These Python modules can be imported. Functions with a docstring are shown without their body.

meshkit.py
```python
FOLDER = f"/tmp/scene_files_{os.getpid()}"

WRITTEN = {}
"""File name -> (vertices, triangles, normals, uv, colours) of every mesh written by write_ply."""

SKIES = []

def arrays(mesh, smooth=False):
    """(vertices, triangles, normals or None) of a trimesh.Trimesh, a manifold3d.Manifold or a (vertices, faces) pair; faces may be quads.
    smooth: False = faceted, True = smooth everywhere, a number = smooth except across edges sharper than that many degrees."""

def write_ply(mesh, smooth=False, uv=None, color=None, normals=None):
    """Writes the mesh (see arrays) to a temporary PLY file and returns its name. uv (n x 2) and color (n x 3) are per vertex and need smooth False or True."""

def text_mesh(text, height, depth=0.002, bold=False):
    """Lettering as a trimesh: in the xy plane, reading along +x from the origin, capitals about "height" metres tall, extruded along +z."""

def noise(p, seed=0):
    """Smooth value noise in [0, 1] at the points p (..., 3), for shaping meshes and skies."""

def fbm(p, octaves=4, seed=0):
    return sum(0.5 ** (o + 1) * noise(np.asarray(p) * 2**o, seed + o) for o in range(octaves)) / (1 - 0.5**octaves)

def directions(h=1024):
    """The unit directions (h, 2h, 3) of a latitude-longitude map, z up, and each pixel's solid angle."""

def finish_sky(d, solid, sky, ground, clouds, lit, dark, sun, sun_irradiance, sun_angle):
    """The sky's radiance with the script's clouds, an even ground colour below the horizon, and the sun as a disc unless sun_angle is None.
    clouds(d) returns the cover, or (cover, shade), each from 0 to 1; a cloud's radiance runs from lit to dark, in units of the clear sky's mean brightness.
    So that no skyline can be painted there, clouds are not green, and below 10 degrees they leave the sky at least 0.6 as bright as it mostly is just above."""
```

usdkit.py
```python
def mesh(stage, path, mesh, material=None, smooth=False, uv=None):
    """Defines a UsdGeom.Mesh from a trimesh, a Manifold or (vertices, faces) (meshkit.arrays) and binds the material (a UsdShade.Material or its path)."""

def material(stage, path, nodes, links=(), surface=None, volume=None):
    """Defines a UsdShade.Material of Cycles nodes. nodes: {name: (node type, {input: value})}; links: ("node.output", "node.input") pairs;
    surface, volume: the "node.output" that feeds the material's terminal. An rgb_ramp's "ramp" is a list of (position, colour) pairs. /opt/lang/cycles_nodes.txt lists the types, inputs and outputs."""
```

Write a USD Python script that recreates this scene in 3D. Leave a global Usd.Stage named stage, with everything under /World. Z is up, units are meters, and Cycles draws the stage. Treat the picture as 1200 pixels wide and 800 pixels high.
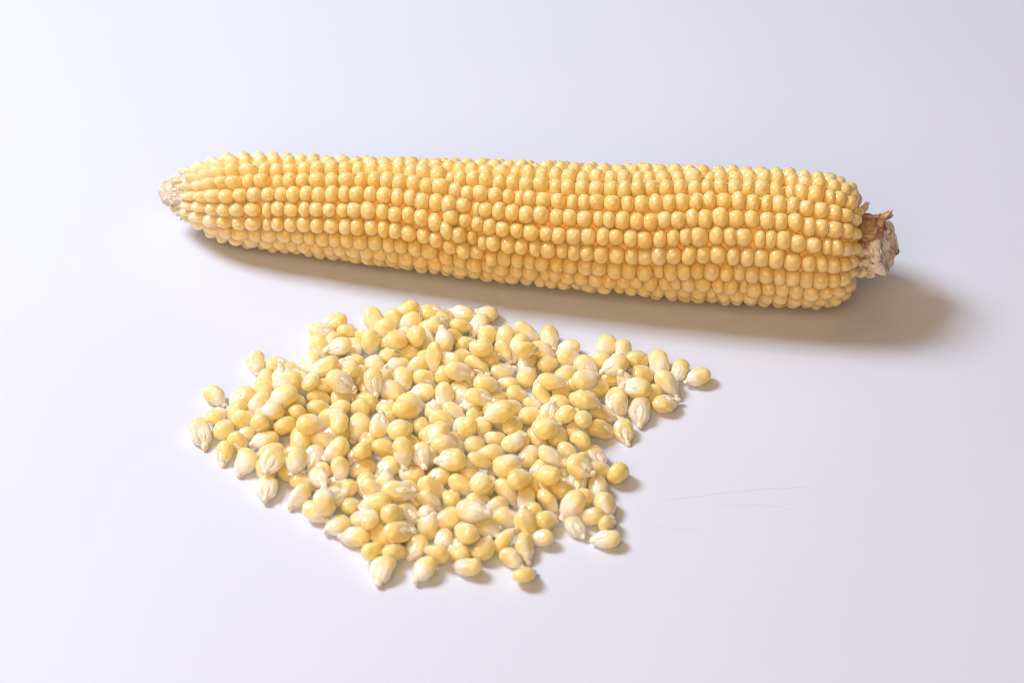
import math
import numpy as np
import trimesh
import usdkit
import meshkit
from pxr import Usd, UsdGeom, UsdLux, UsdShade, Gf, Sdf, Vt

stage = Usd.Stage.CreateInMemory()
UsdGeom.SetStageUpAxis(stage, 'Z')
UsdGeom.SetStageMetersPerUnit(stage, 1.0)
UsdGeom.Xform.Define(stage, '/World')
UsdGeom.Scope.Define(stage, '/World/Looks')
rng = np.random.default_rng(11)

# ------------------------------------------------------------------ camera
ELEV, DIST, FOCAL = math.radians(40), 0.558, 85.0
FPX = 1200 * FOCAL / 36.0
FWD = np.array([0, math.cos(ELEV), -math.sin(ELEV)])
UPV = np.array([0, math.sin(ELEV), math.cos(ELEV)])
RGT = np.array([1.0, 0, 0])
CAM = -FWD * DIST


def frame(x, y, z, p):
    m = np.eye(4)
    m[0, :3], m[1, :3], m[2, :3], m[3, :3] = x, y, z, p
    return Gf.Matrix4d(*[float(v) for v in m.ravel()])


cam = UsdGeom.Camera.Define(stage, '/World/camera')
cam.AddTransformOp().Set(frame(RGT, UPV, -FWD, CAM))
cam.CreateFocalLengthAttr(FOCAL)
cam.CreateHorizontalApertureAttr(36.0)
cam.CreateFStopAttr(FSTOP := 16.0)
cam.CreateFocusDistanceAttr(0.548)
cam.CreateClippingRangeAttr(Gf.Vec2f(0.02, 50))
cam.CreateExposureAttr(0.0)

# ------------------------------------------------------------------ lamps


def softbox(name, pos, aim, w, h, power, color):
    pos, aim = np.array(pos, float), np.array(aim, float)
    z = pos - aim
    z /= np.linalg.norm(z)
    x = np.cross([0, 0, 1.0], z)
    x = x / np.linalg.norm(x) if np.linalg.norm(x) > 1e-6 else np.array([1.0, 0, 0])
    l = UsdLux.RectLight.Define(stage, '/World/' + name)
    l.AddTransformOp().Set(frame(x, np.cross(z, x), z, pos))
    l.CreateWidthAttr(w)
    l.CreateHeightAttr(h)
    l.CreateIntensityAttr(power)
    l.CreateColorAttr(Gf.Vec3f(*color))


KEY = np.array([-0.82, 0.33, 1.0])
KEY /= np.linalg.norm(KEY)
softbox('key_softbox', KEY * 0.98, (0, 0, 0), 0.30, 0.30, 36.0, (0.88, 0.985, 1.10))
softbox('front_fill_panel', (-0.25, -1.0, 0.95), (0, 0.05, 0), 1.3, 1.0, 3.35, (1.0, 0.71, 0.43))
softbox('overhead_panel', (-0.25, 0.45, 0.95), (0, 0.0, 0), 1.2, 1.0, 0.92, (1.0, 0.77, 0.62))

# ------------------------------------------------------------------ helpers
USED = {}


def numbered(path):
    n = USED.get(path, 0)
    USED[path] = n + 1
    return path if n == 0 else f'{path}_{n:03d}'


def tag(p, label=None, cat=None, group=None, kind=None):
    p = p.GetPrim() if hasattr(p, 'GetPrim') else p
    for k, v in (('label', label), ('category', cat), ('group', group), ('kind', kind)):
        if v:
            p.SetCustomDataByKey(k, v)
    return p


def thing(name, label, cat, group=None):
    x = UsdGeom.Xform.Define(stage, numbered('/World/' + name))
    tag(x, label, cat, group)
    return x


def outward(v, f):
    """Faces of a closed mesh, turned so that they look outwards."""
    v, f = np.asarray(v, float), np.asarray(f)
    w = v - v.mean(0)
    return f if np.einsum('ij,ij->', w[f[:, 0]], np.cross(w[f[:, 1]], w[f[:, 2]])) > 0 else f[:, ::-1]


def part(parent, name, v, f, mat, smooth=True, prim=None):
    f = outward(v, f)
    m = usdkit.mesh(stage, numbered(str(parent.GetPath()) + '/' + name), (v, f), mat, smooth=smooth)
    for k, a in (prim or {}).items():
        UsdGeom.PrimvarsAPI(m).CreatePrimvar(k, Sdf.ValueTypeNames.FloatArray, 'vertex').Set(Vt.FloatArray.FromNumpy(np.asarray(a, np.float32)))
    return m


def grid_faces(nu, nv):
    """Closed tube of nu rings by nv points with a pole point at each end (rings first, then the two poles)."""
    f = []
    for i in range(nu - 1):
        for j in range(nv):
            a, b = i * nv + j, i * nv + (j + 1) % nv
            c, d = a + nv, b + nv
            f += [(a, b, d), (a, d, c)]
    p0, p1 = nu * nv, nu * nv + 1
    for j in range(nv):
        f += [(p0, (j + 1) % nv, j), (p1, (nu - 1) * nv + j, (nu - 1) * nv + (j + 1) % nv)]
    return np.array(f)


def smoothstep(a, b, x):
    t = np.clip((np.asarray(x, float) - a) / (b - a), 0, 1)
    return t * t * (3 - 2 * t)


# ------------------------------------------------------------------ materials
def kernel_look(path, deep, mid, pale, cream, sss=0.85, scale=0.0016, rough=0.36, bump=0.25, glow=(1.0, 0.555, 0.15), deep_fac=0.55, skin=0.17, deep_scale=0.0011):
    return usdkit.material(stage, path, {
        'tone': ('attribute', {'attribute': 'tone'}),
        'white': ('attribute', {'attribute': 'white'}),
        'obj': ('object_info', {}),
        'jit': ('map_range', {'from_min': 0.0, 'from_max': 1.0, 'to_min': -0.08, 'to_max': 0.08}),
        'sum': ('math', {'math_type': 'add', 'use_clamp': True}),
        'ramp': ('rgb_ramp', {'ramp': [(0.0, deep), (0.5, mid), (1.0, pale)]}),
        'tc': ('geometry', {}),
        'n1': ('noise_texture', {'scale': 900.0, 'detail': 3.0, 'roughness': 0.6}),
        'n2': ('noise_texture', {'scale': 2600.0, 'detail': 3.0, 'roughness': 0.65}),
        'wn': ('map_range', {'from_min': 0.3, 'from_max': 0.7, 'to_min': 0.62, 'to_max': 1.2}),
        'wm': ('math', {'math_type': 'multiply', 'use_clamp': True}),
        'col': ('mix_color', {'b': cream}),
        'rr': ('map_range', {'from_min': 0.0, 'from_max': 1.0, 'to_min': rough, 'to_max': 0.55}),
        'bs': ('map_range', {'from_min': 0.0, 'from_max': 1.0, 'to_min': 0.12, 'to_max': bump}),
        'bump': ('bump', {'distance': 0.0003}),
        'p': ('principled_bsdf', {'subsurface_method': 'burley', 'subsurface_weight': sss, 'subsurface_scale': scale,
                                  'subsurface_radius': (1.0, 0.6, 0.3), 'specular_ior_level': 0.35, 'coat_weight': 0.0}),
        'tl': ('subsurface_scattering', {'color': glow, 'method': 'random_walk', 'scale': deep_scale, 'radius': (0.85, 1.0, 0.9)}),
        'gm': ('mix_color', {'fac': 0.35, 'a': glow}),
        'gw': ('mix_color', {'b': cream}),
        'mx': ('mix_closure', {'fac': deep_fac}),
        'fr': ('fresnel', {'IOR': 1.56}),
        'skin': ('glossy_bsdf', {'color': (1.0, 0.98, 0.96), 'roughness': skin}),
        'top': ('mix_closure', {}),
    }, [('mx.closure', 'top.closure1'), ('skin.BSDF', 'top.closure2'), ('fr.fac', 'top.fac'), ('p.BSDF', 'mx.closure1'), ('tl.BSSRDF', 'mx.closure2'), ('col.result', 'gm.b'), ('gm.result', 'gw.a'), ('wm.value', 'gw.fac'), ('gw.result', 'tl.color'), ('obj.random', 'jit.value'), ('tone.fac', 'sum.value1'), ('jit.result', 'sum.value2'), ('sum.value', 'ramp.fac'),
        ('tc.position', 'n1.vector'), ('tc.position', 'n2.vector'), ('n1.fac', 'wn.value'), ('wn.result', 'wm.value1'), ('white.fac', 'wm.value2'),
        ('ramp.color', 'col.a'), ('wm.value', 'col.fac'), ('col.result', 'p.base_color'),
        ('wm.value', 'rr.value'), ('rr.result', 'p.roughness'), ('wm.value', 'bs.value'), ('bs.result', 'bump.strength'),
        ('n2.fac', 'bump.height'), ('bump.normal', 'p.normal')], surface='top.closure')


def husk_look(path, ramp, scale, rough=0.8, sss=0.15, bump=0.6, stretch=(1, 1, 1), dist=0.0005):
    return usdkit.material(stage, path, {
        'tc': ('geometry', {}),
        'map': ('mapping', {'scale': stretch}),
        'n': ('noise_texture', {'scale': scale, 'detail': 5.0, 'roughness': 0.65}),
        'n2': ('noise_texture', {'scale': scale * 3, 'detail': 4.0, 'roughness': 0.65}),
        'ramp': ('rgb_ramp', {'ramp': ramp}),
        'bump': ('bump', {'strength': bump, 'distance': dist}),
        'p': ('principled_bsdf', {'roughness': rough, 'subsurface_method': 'burley', 'subsurface_weight': sss, 'subsurface_scale': 0.0004, 'subsurface_radius': (1.0, 0.9, 0.75), 'specular_ior_level': 0.25}),
    }, [('tc.position', 'map.vector'), ('map.vector', 'n.vector'), ('map.vector', 'n2.vector'), ('n.fac', 'ramp.fac'), ('ramp.color', 'p.base_color'),
        ('n2.fac', 'bump.height'), ('bump.normal', 'p.normal')], surface='p.BSDF')


LOOSE = kernel_look('/World/Looks/loose_kernel', (0.97, 0.62, 0.18), (0.985, 0.70, 0.29), (0.99, 0.755, 0.41), (1.0, 0.89, 0.72), scale=0.0011)
COBK = kernel_look('/World/Looks/cob_kernel', (0.975, 0.57, 0.17), (0.99, 0.645, 0.26), (0.995, 0.70, 0.34), (0.99, 0.90, 0.72), scale=0.0015, rough=0.38, glow=(1.0, 0.47, 0.09), deep_fac=0.55, deep_scale=0.0008)
GERM = husk_look('/World/Looks/germ', [(0.36, (0.95, 0.74, 0.40)), (0.52, (0.98, 0.90, 0.72))], 1100, rough=0.5, sss=0.5, bump=0.3, dist=0.0002)
TIPCAP = husk_look('/World/Looks/tip_cap', [(0.34, (0.50, 0.30, 0.16)), (0.46, (0.92, 0.78, 0.60)), (0.7, (0.97, 0.90, 0.80))], 1500, rough=0.75, sss=0.3, bump=0.5, dist=0.0002)
CHAFF = husk_look('/World/Looks/cob_chaff', [(0.33, (0.30, 0.18, 0.11)), (0.41, (0.78, 0.62, 0.46)), (0.58, (0.93, 0.85, 0.74))], 900, rough=0.85, sss=0.1, bump=0.9)
CORE = husk_look('/World/Looks/cob_core', [(0.3, (0.93, 0.50, 0.12)), (0.7, (0.96, 0.58, 0.19))], 500, rough=0.8, sss=0.3)
STALK = husk_look('/World/Looks/stalk', [(0.31, (0.30, 0.16, 0.09)), (0.40, (0.68, 0.50, 0.36)), (0.53, (0.92, 0.84, 0.73))], 520, rough=0.85, sss=0.1, stretch=(0.5, 1.2, 1.2))
PITH = husk_look('/World/Looks/stalk_pith', [(0.38, (0.26, 0.12, 0.08)), (0.46, (0.68, 0.50, 0.37)), (0.57, (0.92, 0.84, 0.74))], 420, rough=0.9, sss=0.1)
HUSK = husk_look('/World/Looks/husk', [(0.3, (0.30, 0.15, 0.08)), (0.52, (0.55, 0.33, 0.19)), (0.75, (0.74, 0.54, 0.37))], 520, rough=0.7, sss=0.1, stretch=(0.35, 1.5, 1.5))
TABLE = usdkit.material(stage, '/World/Looks/white_laminate', {
    'g': ('geometry', {}),
    'n': ('noise_texture', {'scale': 9.0, 'detail': 2.0}),
    'ramp': ('rgb_ramp', {'ramp': [(0.3, (0.637, 0.664, 0.792)), (0.7, (0.65, 0.677, 0.805))]}),
    'n2': ('noise_texture', {'scale': 1500.0, 'detail': 2.0}),
    'bump': ('bump', {'strength': 0.04, 'distance': 0.0002}),
    'p': ('principled_bsdf', {'roughness': 0.42, 'specular_ior_level': 0.35}),
}, [('g.position', 'n.vector'), ('g.position', 'n2.vector'), ('n.fac', 'ramp.fac'), ('ramp.color', 'p.base_color'), ('n2.fac', 'bump.height'), ('bump.normal', 'p.normal')], surface='p.BSDF')
SCRATCH = usdkit.material(stage, '/World/Looks/scratch', {'p': ('principled_bsdf', {'base_color': (0.637, 0.664, 0.791), 'roughness': 0.5})}, surface='p.BSDF')

# ------------------------------------------------------------------ the surface
table = UsdGeom.Xform.Define(stage, '/World/tabletop')
tag(table, kind='structure')
b = trimesh.creation.box((2.0, 1.8, 0.018))
b.apply_translation((0, 0.3, -0.009))
part(table, 'board', b.vertices, b.faces, TABLE, smooth=False)


def ground_at(px, py, z=0.0):
    d = FWD + RGT * ((px - 600) / FPX) + UPV * ((400 - py) / FPX)
    return CAM + d * ((z - CAM[2]) / d[2])


def scratch(pts, w):
    p = np.array([ground_at(*q)[:2] for q in pts])
    t = np.linspace(0, 1, 24)
    k = np.linspace(0, 1, len(p))
    c = np.stack([np.interp(t, k, p[:, i]) for i in (0, 1)], 1)
    c[:, 1] += 0.0004 * (meshkit.noise(np.stack([t * 7, t * 0, t * 0 + w * 1e5], 1)) - 0.5)
    d = np.gradient(c, axis=0)
    d /= np.linalg.norm(d, axis=1, keepdims=True)
    n = np.stack([-d[:, 1], d[:, 0]], 1) * (w * np.sin(np.pi * np.clip(t, 0.02, 0.98)))[:, None]
    top = np.vstack([np.c_[c + n, np.full(24, 3e-5)], np.c_[c - n, np.full(24, 3e-5)]])
    v = np.vstack([top, top - [0, 0, 2.5e-5]])
    f = []
    for i in range(23):
        a, bb, cc, dd = i, i + 1, 24 + i, 25 + i
        f += [(a, cc, dd), (a, dd, bb), (48 + a, 48 + dd, 48 + cc), (48 + a, 48 + bb, 48 + dd), (a, bb, 48 + bb), (a, 48 + bb, 48 + a), (cc, 48 + cc, 48 + dd), (cc, 48 + dd, dd)]
    part(table, 'scratch', v, np.array(f), SCRATCH, smooth=False)


scratch([(776, 588), (830, 578), (890, 572), (946, 570)], 0.0004)
scratch([(846, 592), (884, 590), (915, 593), (934, 597)], 0.00042)
scratch([(770, 617), (800, 619), (822, 620)], 0.0004)

# ------------------------------------------------------------------ the cob
PX = np.array([187, 193, 200, 210, 225, 245, 270, 300, 340, 400, 500, 600, 700, 800, 900, 950, 975, 990, 1000, 1006, 1008.5], float)
TOP = np.array([219, 210, 203, 197, 191, 183, 178, 177, 180, 182, 184, 184, 187, 190, 195, 199, 203, 209, 216, 226, 238], float)
BOT = np.array([228, 237, 243, 251, 264, 276, 287, 292, 298, 307, 320, 331, 341, 351, 360, 363, 361, 356, 348, 338, 326], float)
YC, RP = (TOP + BOT) / 2, (BOT - TOP) / 2
ax, rr = [], []
for x_, y_, r_ in zip(PX, YC, RP):
    # the tip end is carried by the rows behind it: its axis keeps the height of the cone that rests on the table
    rest = r_ if x_ > 290 else np.interp(x_, [187, 290], [50.0, 56.0])
    rest = rest if x_ < 960 else 82.0
    z_ = rest * 0.0002
    for _ in range(5):
        P_ = ground_at(x_, y_, z_)
        s_ = ((P_ - CAM) @ FWD) / FPX
        z_ = rest * s_
    ax.append(P_)
    rr.append(r_ * s_)
ax, rr = np.array(ax), np.array(rr)
xs = np.linspace(PX[0], PX[-1], 900)
axis = np.stack([np.polyval(np.polyfit(PX, ax[:, i], 2 if i else 3), xs) for i in range(3)], 1)
RAD = np.interp(xs, PX, rr)
from scipy.ndimage import gaussian_filter1d
from scipy.interpolate import PchipInterpolator
RAD = PchipInterpolator(PX, rr)(xs)
RAD = gaussian_filter1d(RAD, 3, mode='nearest')
TAN = np.gradient(axis, axis=0)
ds = np.linalg.norm(TAN, axis=1)
TAN /= ds[:, None]
dR = np.gradient(RAD) / ds
ARC = np.concatenate([[0], np.cumsum(np.hypot(ds, np.gradient(RAD))[:-1])])
CDIR = CAM - axis
CDIR -= TAN * np.sum(CDIR * TAN, 1, keepdims=True)
CDIR /= np.linalg.norm(CDIR, axis=1, keepdims=True)
DDIR = np.cross(CDIR, TAN)
DDIR *= np.sign(-DDIR[:, 2:3])          # down the picture

# row M of the photograph (degrees from the line to the camera, positive = lower), and the rows either side of it
MX = [187, 245, 295, 370, 450, 512, 545, 575, 675, 750, 850, 905, 960, 1010]
MP = [30, 22, 15, 6.5, 0.5, 3, 5, 6.5, 10, 8.5, 1.5, 2, 6, 8]
PM = PchipInterpolator(MX, MP)(xs)
NL, NR = 18, 21
PITL, PITR = 360.0 / NL, 360.0 / NR
left_of = {}
gone = (0, 8, -8)
order = [j for j in range(-10, 11) if j not in gone]
mid_ = order.index(1)
for j in range(-10, 11):
    if j in gone:
        left_of[j] = None
    else:
        left_of[j] = order.index(j) - mid_
X0 = 545.0
TWS = 1.0


def dome(a, bt, c, sharp, lean, seed, nu=11, nv=18):
    """One kernel as it sits on the cob: local x along the cob, y round it, z outwards; the origin is at its crown."""
    ang = np.linspace(0.1, math.pi - 0.14, nu)
    ph = np.arange(nv) * 2 * math.pi / nv
    A, Pp = np.meshgrid(ang, ph, indexing='ij')
    e = 2.45
    rr_ = (np.abs(np.cos(Pp)) ** e + np.abs(np.sin(Pp)) ** e) ** (-1 / e)
    s = np.sin(A) ** 0.74
    z = np.cos(A)
    s = s * np.where(z < 0, 1 - 0.35 * z * z, 1 - sharp * 0.55 * np.clip(z, 0, 1) ** 1.5)
    x, y, zz = a * s * rr_ * np.cos(Pp), bt * s * rr_ * np.sin(Pp), c * z
    v = np.vstack([np.stack([x, y, zz], -1).reshape(-1, 3), [[0, 0, c], [0, 0, -c]]])
    v += (meshkit.noise(v / (a * 1.2) + seed * 3.7, seed) - 0.5)[:, None] * a * 0.16 * np.array([1, 1, 1.1])
    h = np.clip(v[:, 2] / c, 0, 1)
    v[:, 0] -= lean * a * h ** 1.6
    v[:, 2] -= c
    return v, grid_faces(nu, nv)


kern = []
for j in range(-10, 11):
    s0 = ARC[int(np.searchsorted(xs, 217 + rng.uniform(-9, 8)))]
    send = ARC[-1] - 0.0006 - rng.uniform(0, 0.0012)
    if left_of[j] is None:
        s0 = ARC[int(np.searchsorted(xs, 531))] if j == 0 else ARC[int(np.searchsorted(xs, 500 + 30 * (j > 0)))]
    s = s0 + rng.uniform(0, 0.002)
    while s < send:
        i = int(np.clip(np.searchsorted(ARC, s), 0, 899))
        x = xs[i]
        scale = 1 + rng.normal(0, 0.085)
        if rng.random() < 0.05:
            scale *= 0.8
        near = abs(x - X0) < 45 and abs(j) <= 3
        lag = 4 * np.clip(j - 1, -3, 4)
        w = smoothstep(484, 578, x - lag)
        slope_ = 0.0
        fR = PITR * j
        fL = PITL * (left_of[j] if left_of[j] is not None else j)
        if j == 0:
            fL = -9 + PITL * 0
        fan = (smoothstep(484, 578, x + 4 - lag) - smoothstep(484, 578, x - 4 - lag)) / 8 * (fR - fL)
        slope_ = math.radians(fan) * 70
        phi = PM[i] + (1 - w) * fL + w * fR + rng.normal(0, 0.6 + 0.6 * near)
        pitch_t = math.radians((1 - w) * PITL + w * PITR) * RAD[i]
        endr = smoothstep(985, 1006, x)
        tipw = 1 - smoothstep(225, 345, x)
        step = 0.00324 * scale * (1 + 0.22 * tipw)
        # the crease where the rows of the two halves meet: a slanting line of prouder kernels
        ps = (phi + 180) % 360 - 180
        dd = x - (540 + 0.42 * ps)
        proud = (abs(dd) < 11 and abs(ps) < 62) - 0.8 * (11 <= dd < 22 and abs(ps) < 62)
        kern.append(dict(i=i, x=x, phi=phi % 360, a=step * (0.595 + 0.04 * max(proud, 0)), b=min(pitch_t * 0.485, 0.0025) * (1 + 0.08 * proud) * (1 + rng.normal(0, 0.04)), c=0.0030, tip=tipw, end=endr,
                         out=rng.normal(0, 0.00014) + 0.00042 * proud - 0.00035 * (scale < 0.86), twist=rng.normal(0, 5) + math.degrees(math.atan(slope_)) * TWS, tone=np.clip(rng.normal(0.55, 0.12) + 0.15 * tipw, 0, 1), white=0.0 + 0.35 * max(0, tipw - 0.55) + (0.07 if rng.random() < 0.12 else 0)))
        s += step * 0.985 / math.hypot(1, slope_)
cob = thing('corn_cob', 'long ear of yellow popcorn with pale tip and dry broken stalk lying behind the kernels', 'corn cob')
built = []
for k, q in enumerate(kern):
    i = q['i']
    p = math.radians(q['phi'])
    rad = CDIR[i] * math.cos(p) + DDIR[i] * math.sin(p)
    slope = np.clip(dR[i], -1.2, 1.2)
    n = rad - TAN[i] * slope
    n /= np.linalg.norm(n)
    t = TAN[i] - n * (TAN[i] @ n)
    t /= np.linalg.norm(t)
    y = np.cross(n, t)
    tw = math.radians(q['twist'])
    t, y = t * math.cos(tw) + y * math.sin(tw), y * math.cos(tw) - t * math.sin(tw)
    v, f = dome(q['a'], q['b'], min(q['c'], RAD[i] * 0.62), 0.55 * q['tip'], 0.32 * q['tip'] - 0.08 + rng.normal(0, 0.06), k)
    crown = axis[i] + rad * RAD[i] + n * q['out']
    v = crown + v @ np.stack([t, y, n])
    face = n @ ((CAM - crown) / np.linalg.norm(CAM - crown))
    built.append((face * q['a'] * q['b'], v, f, q))
low = min(v[:, 2].min() for _, v, f, q in built)
LIFT = -np.percentile([v[:, 2].min() for _, v, f, q in built], 4)
built.sort(key=lambda z: -z[0])
for _, v, f, q in built[:300]:
    part(cob, 'kernel', v + [0, 0, LIFT], f, COBK, prim={'tone': np.full(len(v), q['tone']), 'white': np.full(len(v), q['white'])})
vs, fs, ts, ws, n = [], [], [], [], 0
for _, v, f, q in built[300:]:
    vs.append(v + [0, 0, LIFT])
    fs.append(outward(v, f) + n)
    ts.append(np.full(len(v), q['tone']))
    ws.append(np.full(len(v), q['white']))
    n += len(v)
rest = part(cob, 'side_kernels', np.vstack(vs), np.vstack(fs), COBK, prim={'tone': np.concatenate(ts), 'white': np.concatenate(ws)})
tag(rest, 'kernels round the sides and underside of the ear', kind='stuff')


def lathe(path_i, radius, nv, fn):
    """Rings round the cob's axis; fn(ring, angle, r) -> radius."""
    V = []
    ph = np.arange(nv) * 2 * math.pi / nv
    for k, i in enumerate(path_i):
        r = fn(k, ph, radius[k])
        V.append(axis[i] + r[:, None] * (np.cos(ph)[:, None] * CDIR[i] + np.sin(ph)[:, None] * DDIR[i]))
    V = np.vstack(V + [axis[path_i[0]][None], axis[path_i[-1]][None]]) + [0, 0, LIFT]
    return V, grid_faces(len(path_i), nv)


ii = np.linspace(int(np.searchsorted(xs, 222)), int(np.searchsorted(xs, 1001)), 60).astype(int)
cr = np.maximum(RAD[ii] - 0.00235, RAD[ii] * 0.55)
v, f = lathe(ii, cr, 40, lambda k, ph, r: r + np.zeros_like(ph))
part(cob, 'cob_core', v, f, CORE)

# the bare chaffy tip: a knobbly cone with dried little kernels and bracts on it
ii = np.linspace(0, int(np.searchsorted(xs, 236)), 44).astype(int)
base_r = np.array([RAD[i] * np.interp(xs[i], [187, 205, 222, 236], [0.8, 0.86, 0.84, 0.7]) for i in ii])
v, f = lathe(ii, base_r, 72, lambda k, ph, r: r * (0.66 + 0.62 * meshkit.fbm(np.stack([np.cos(ph) * 3.6, np.sin(ph) * 3.6, np.full_like(ph, k * 0.30)], 1), 4, 5)))
tipm = part(cob, 'cob_tip', v, f, CHAFF)
tag(tipm, 'bare whitish chaffy tip of the ear')
for k in range(95):
    x = rng.uniform(189, 220)
    i = int(np.searchsorted(xs, x))
    p = rng.uniform(-1.7, 1.7)
    rad = CDIR[i] * math.cos(p) + DDIR[i] * math.sin(p)
    n = rad - TAN[i] * np.interp(x, [190, 224], [1.1, 0.5])
    n /= np.linalg.norm(n)
    t = TAN[i] - n * (TAN[i] @ n)
    t /= np.linalg.norm(t)
    sz = rng.uniform(0.0005, 0.0014)
    dv, df = dome(sz, sz * rng.uniform(0.7, 1.2), sz * rng.uniform(0.9, 1.5), rng.uniform(0, 1), 0.8, 900 + k, 7, 10)
    dv += (meshkit.noise(dv / 0.0004 + k, 3) - 0.5)[:, None] * 0.0006
    o = axis[i] + rad * RAD[i] * rng.uniform(0.86, 1.02) + [0, 0, LIFT]
    pale = rng.random() < 0.3 and x > 203
    part(tipm, 'bract', o + dv @ np.stack([t, np.cross(n, t), n]), df, COBK if pale else CHAFF, prim={'tone': np.full(len(dv), 0.9), 'white': np.full(len(dv), 0.85)} if pale else None)

# ------------------------------------------------------------------ the stalk
E0 = axis[-1] + [0, 0, LIFT]
TX = TAN[-1]
CX, DX = CDIR[-1], DDIR[-1]
SC = ((E0 - CAM) @ FWD) / FPX


def at_end(px, up, toward=0.0):
    """A point px picture-pixels beyond the ear's end along its axis, up px above the axis, toward px nearer the camera."""
    return E0 + (TX * px - DX * up + CX * toward) * SC


nv = 72
RX = np.concatenate([[-34, -16], np.linspace(-8, 27, 18), [29.5, 31.5, 32.5]])
rings = [(x_, np.interp(x_, [-34, -8, 10, 20, 27, 30, 32.5], [31, 27, 27, 29.5, 32, 31, 28]), 1) for x_ in RX]
V = []
ph = np.arange(nv) * 2 * math.pi / nv
for k, (px, r, w) in enumerate(rings):
    nz = meshkit.fbm(np.stack([np.cos(ph) * 2.2 + 9, np.sin(ph) * 2.2, np.full_like(ph, px * 0.03)], 1), 4, 21) - 0.5
    fine = meshkit.noise(np.stack([np.cos(ph) * 6, np.sin(ph) * 6, np.full_like(ph, px * 0.09)], 1), 8) - 0.5
    nf = meshkit.fbm(np.stack([np.cos(ph) * 9, np.sin(ph) * 9, np.full_like(ph, px * 0.10)], 1), 3, 31) - 0.5
    r_ = r * (1 + 0.42 * nz + 0.22 * fine + 0.22 * nf)
    push = 5 * (meshkit.noise(np.stack([np.cos(ph) * 2, np.sin(ph) * 2, ph * 0 + 4], 1), 2) - 0.5) * (px > 10)
    cx = -5
    tilt = 0.45 * smoothstep(-4, 28, px)
    V.append(np.array([at_end(px + push[m] - tilt * r_[m] * math.cos(ph[m]), cx - r_[m] * 1.0 * math.sin(ph[m]), r_[m] * math.cos(ph[m])) for m in range(nv)]))
V = np.vstack(V + [at_end(-34, -5)[None], at_end(24, -5)[None]])
stalk = part(cob, 'stalk', V, grid_faces(len(rings), nv), STALK)
tag(stalk, 'broken dry stalk stub at the thick end of the ear')
# broken end face: a sunken pith disc with ridges
gr, V, F = 14, [], []
for a in range(gr):
    rad_ = 28.5 * (a + 0.4) / gr
    for m in range(nv):
        dip = 11 * (meshkit.fbm(np.array([[rad_ * math.cos(ph[m]) * 0.11, rad_ * math.sin(ph[m]) * 0.07, 3.1]]), 4, 13)[0] - 0.5) * 2
        V.append(at_end(29.5 + 1.2 * dip - 4 * (a < 8) - 0.45 * rad_ * math.cos(ph[m]), -5 - rad_ * math.sin(ph[m]), rad_ * math.cos(ph[m])))
top = np.array(V)
V = np.vstack([top, at_end(25, -5)[None], at_end(16, -5)[None], top[-nv:] - TX * 10 * SC])
for a in range(gr - 1):
    for m in range(nv):
        q, w_ = a * nv + m, a * nv + (m + 1) % nv
        F += [(q, q + nv, w_ + nv), (q, w_ + nv, w_)]
for m in range(nv):
    F.append((gr * nv, m, (m + 1) % nv))
    q, w_ = (gr - 1) * nv + m, (gr - 1) * nv + (m + 1) % nv
    q2, w2 = gr * nv + 2 + m, gr * nv + 2 + (m + 1) % nv
    F += [(q, q2, w2), (q, w2, w_), (gr * nv + 1, w2, q2)]
part(stalk, 'pith', V, np.array(F), PITH)


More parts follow.
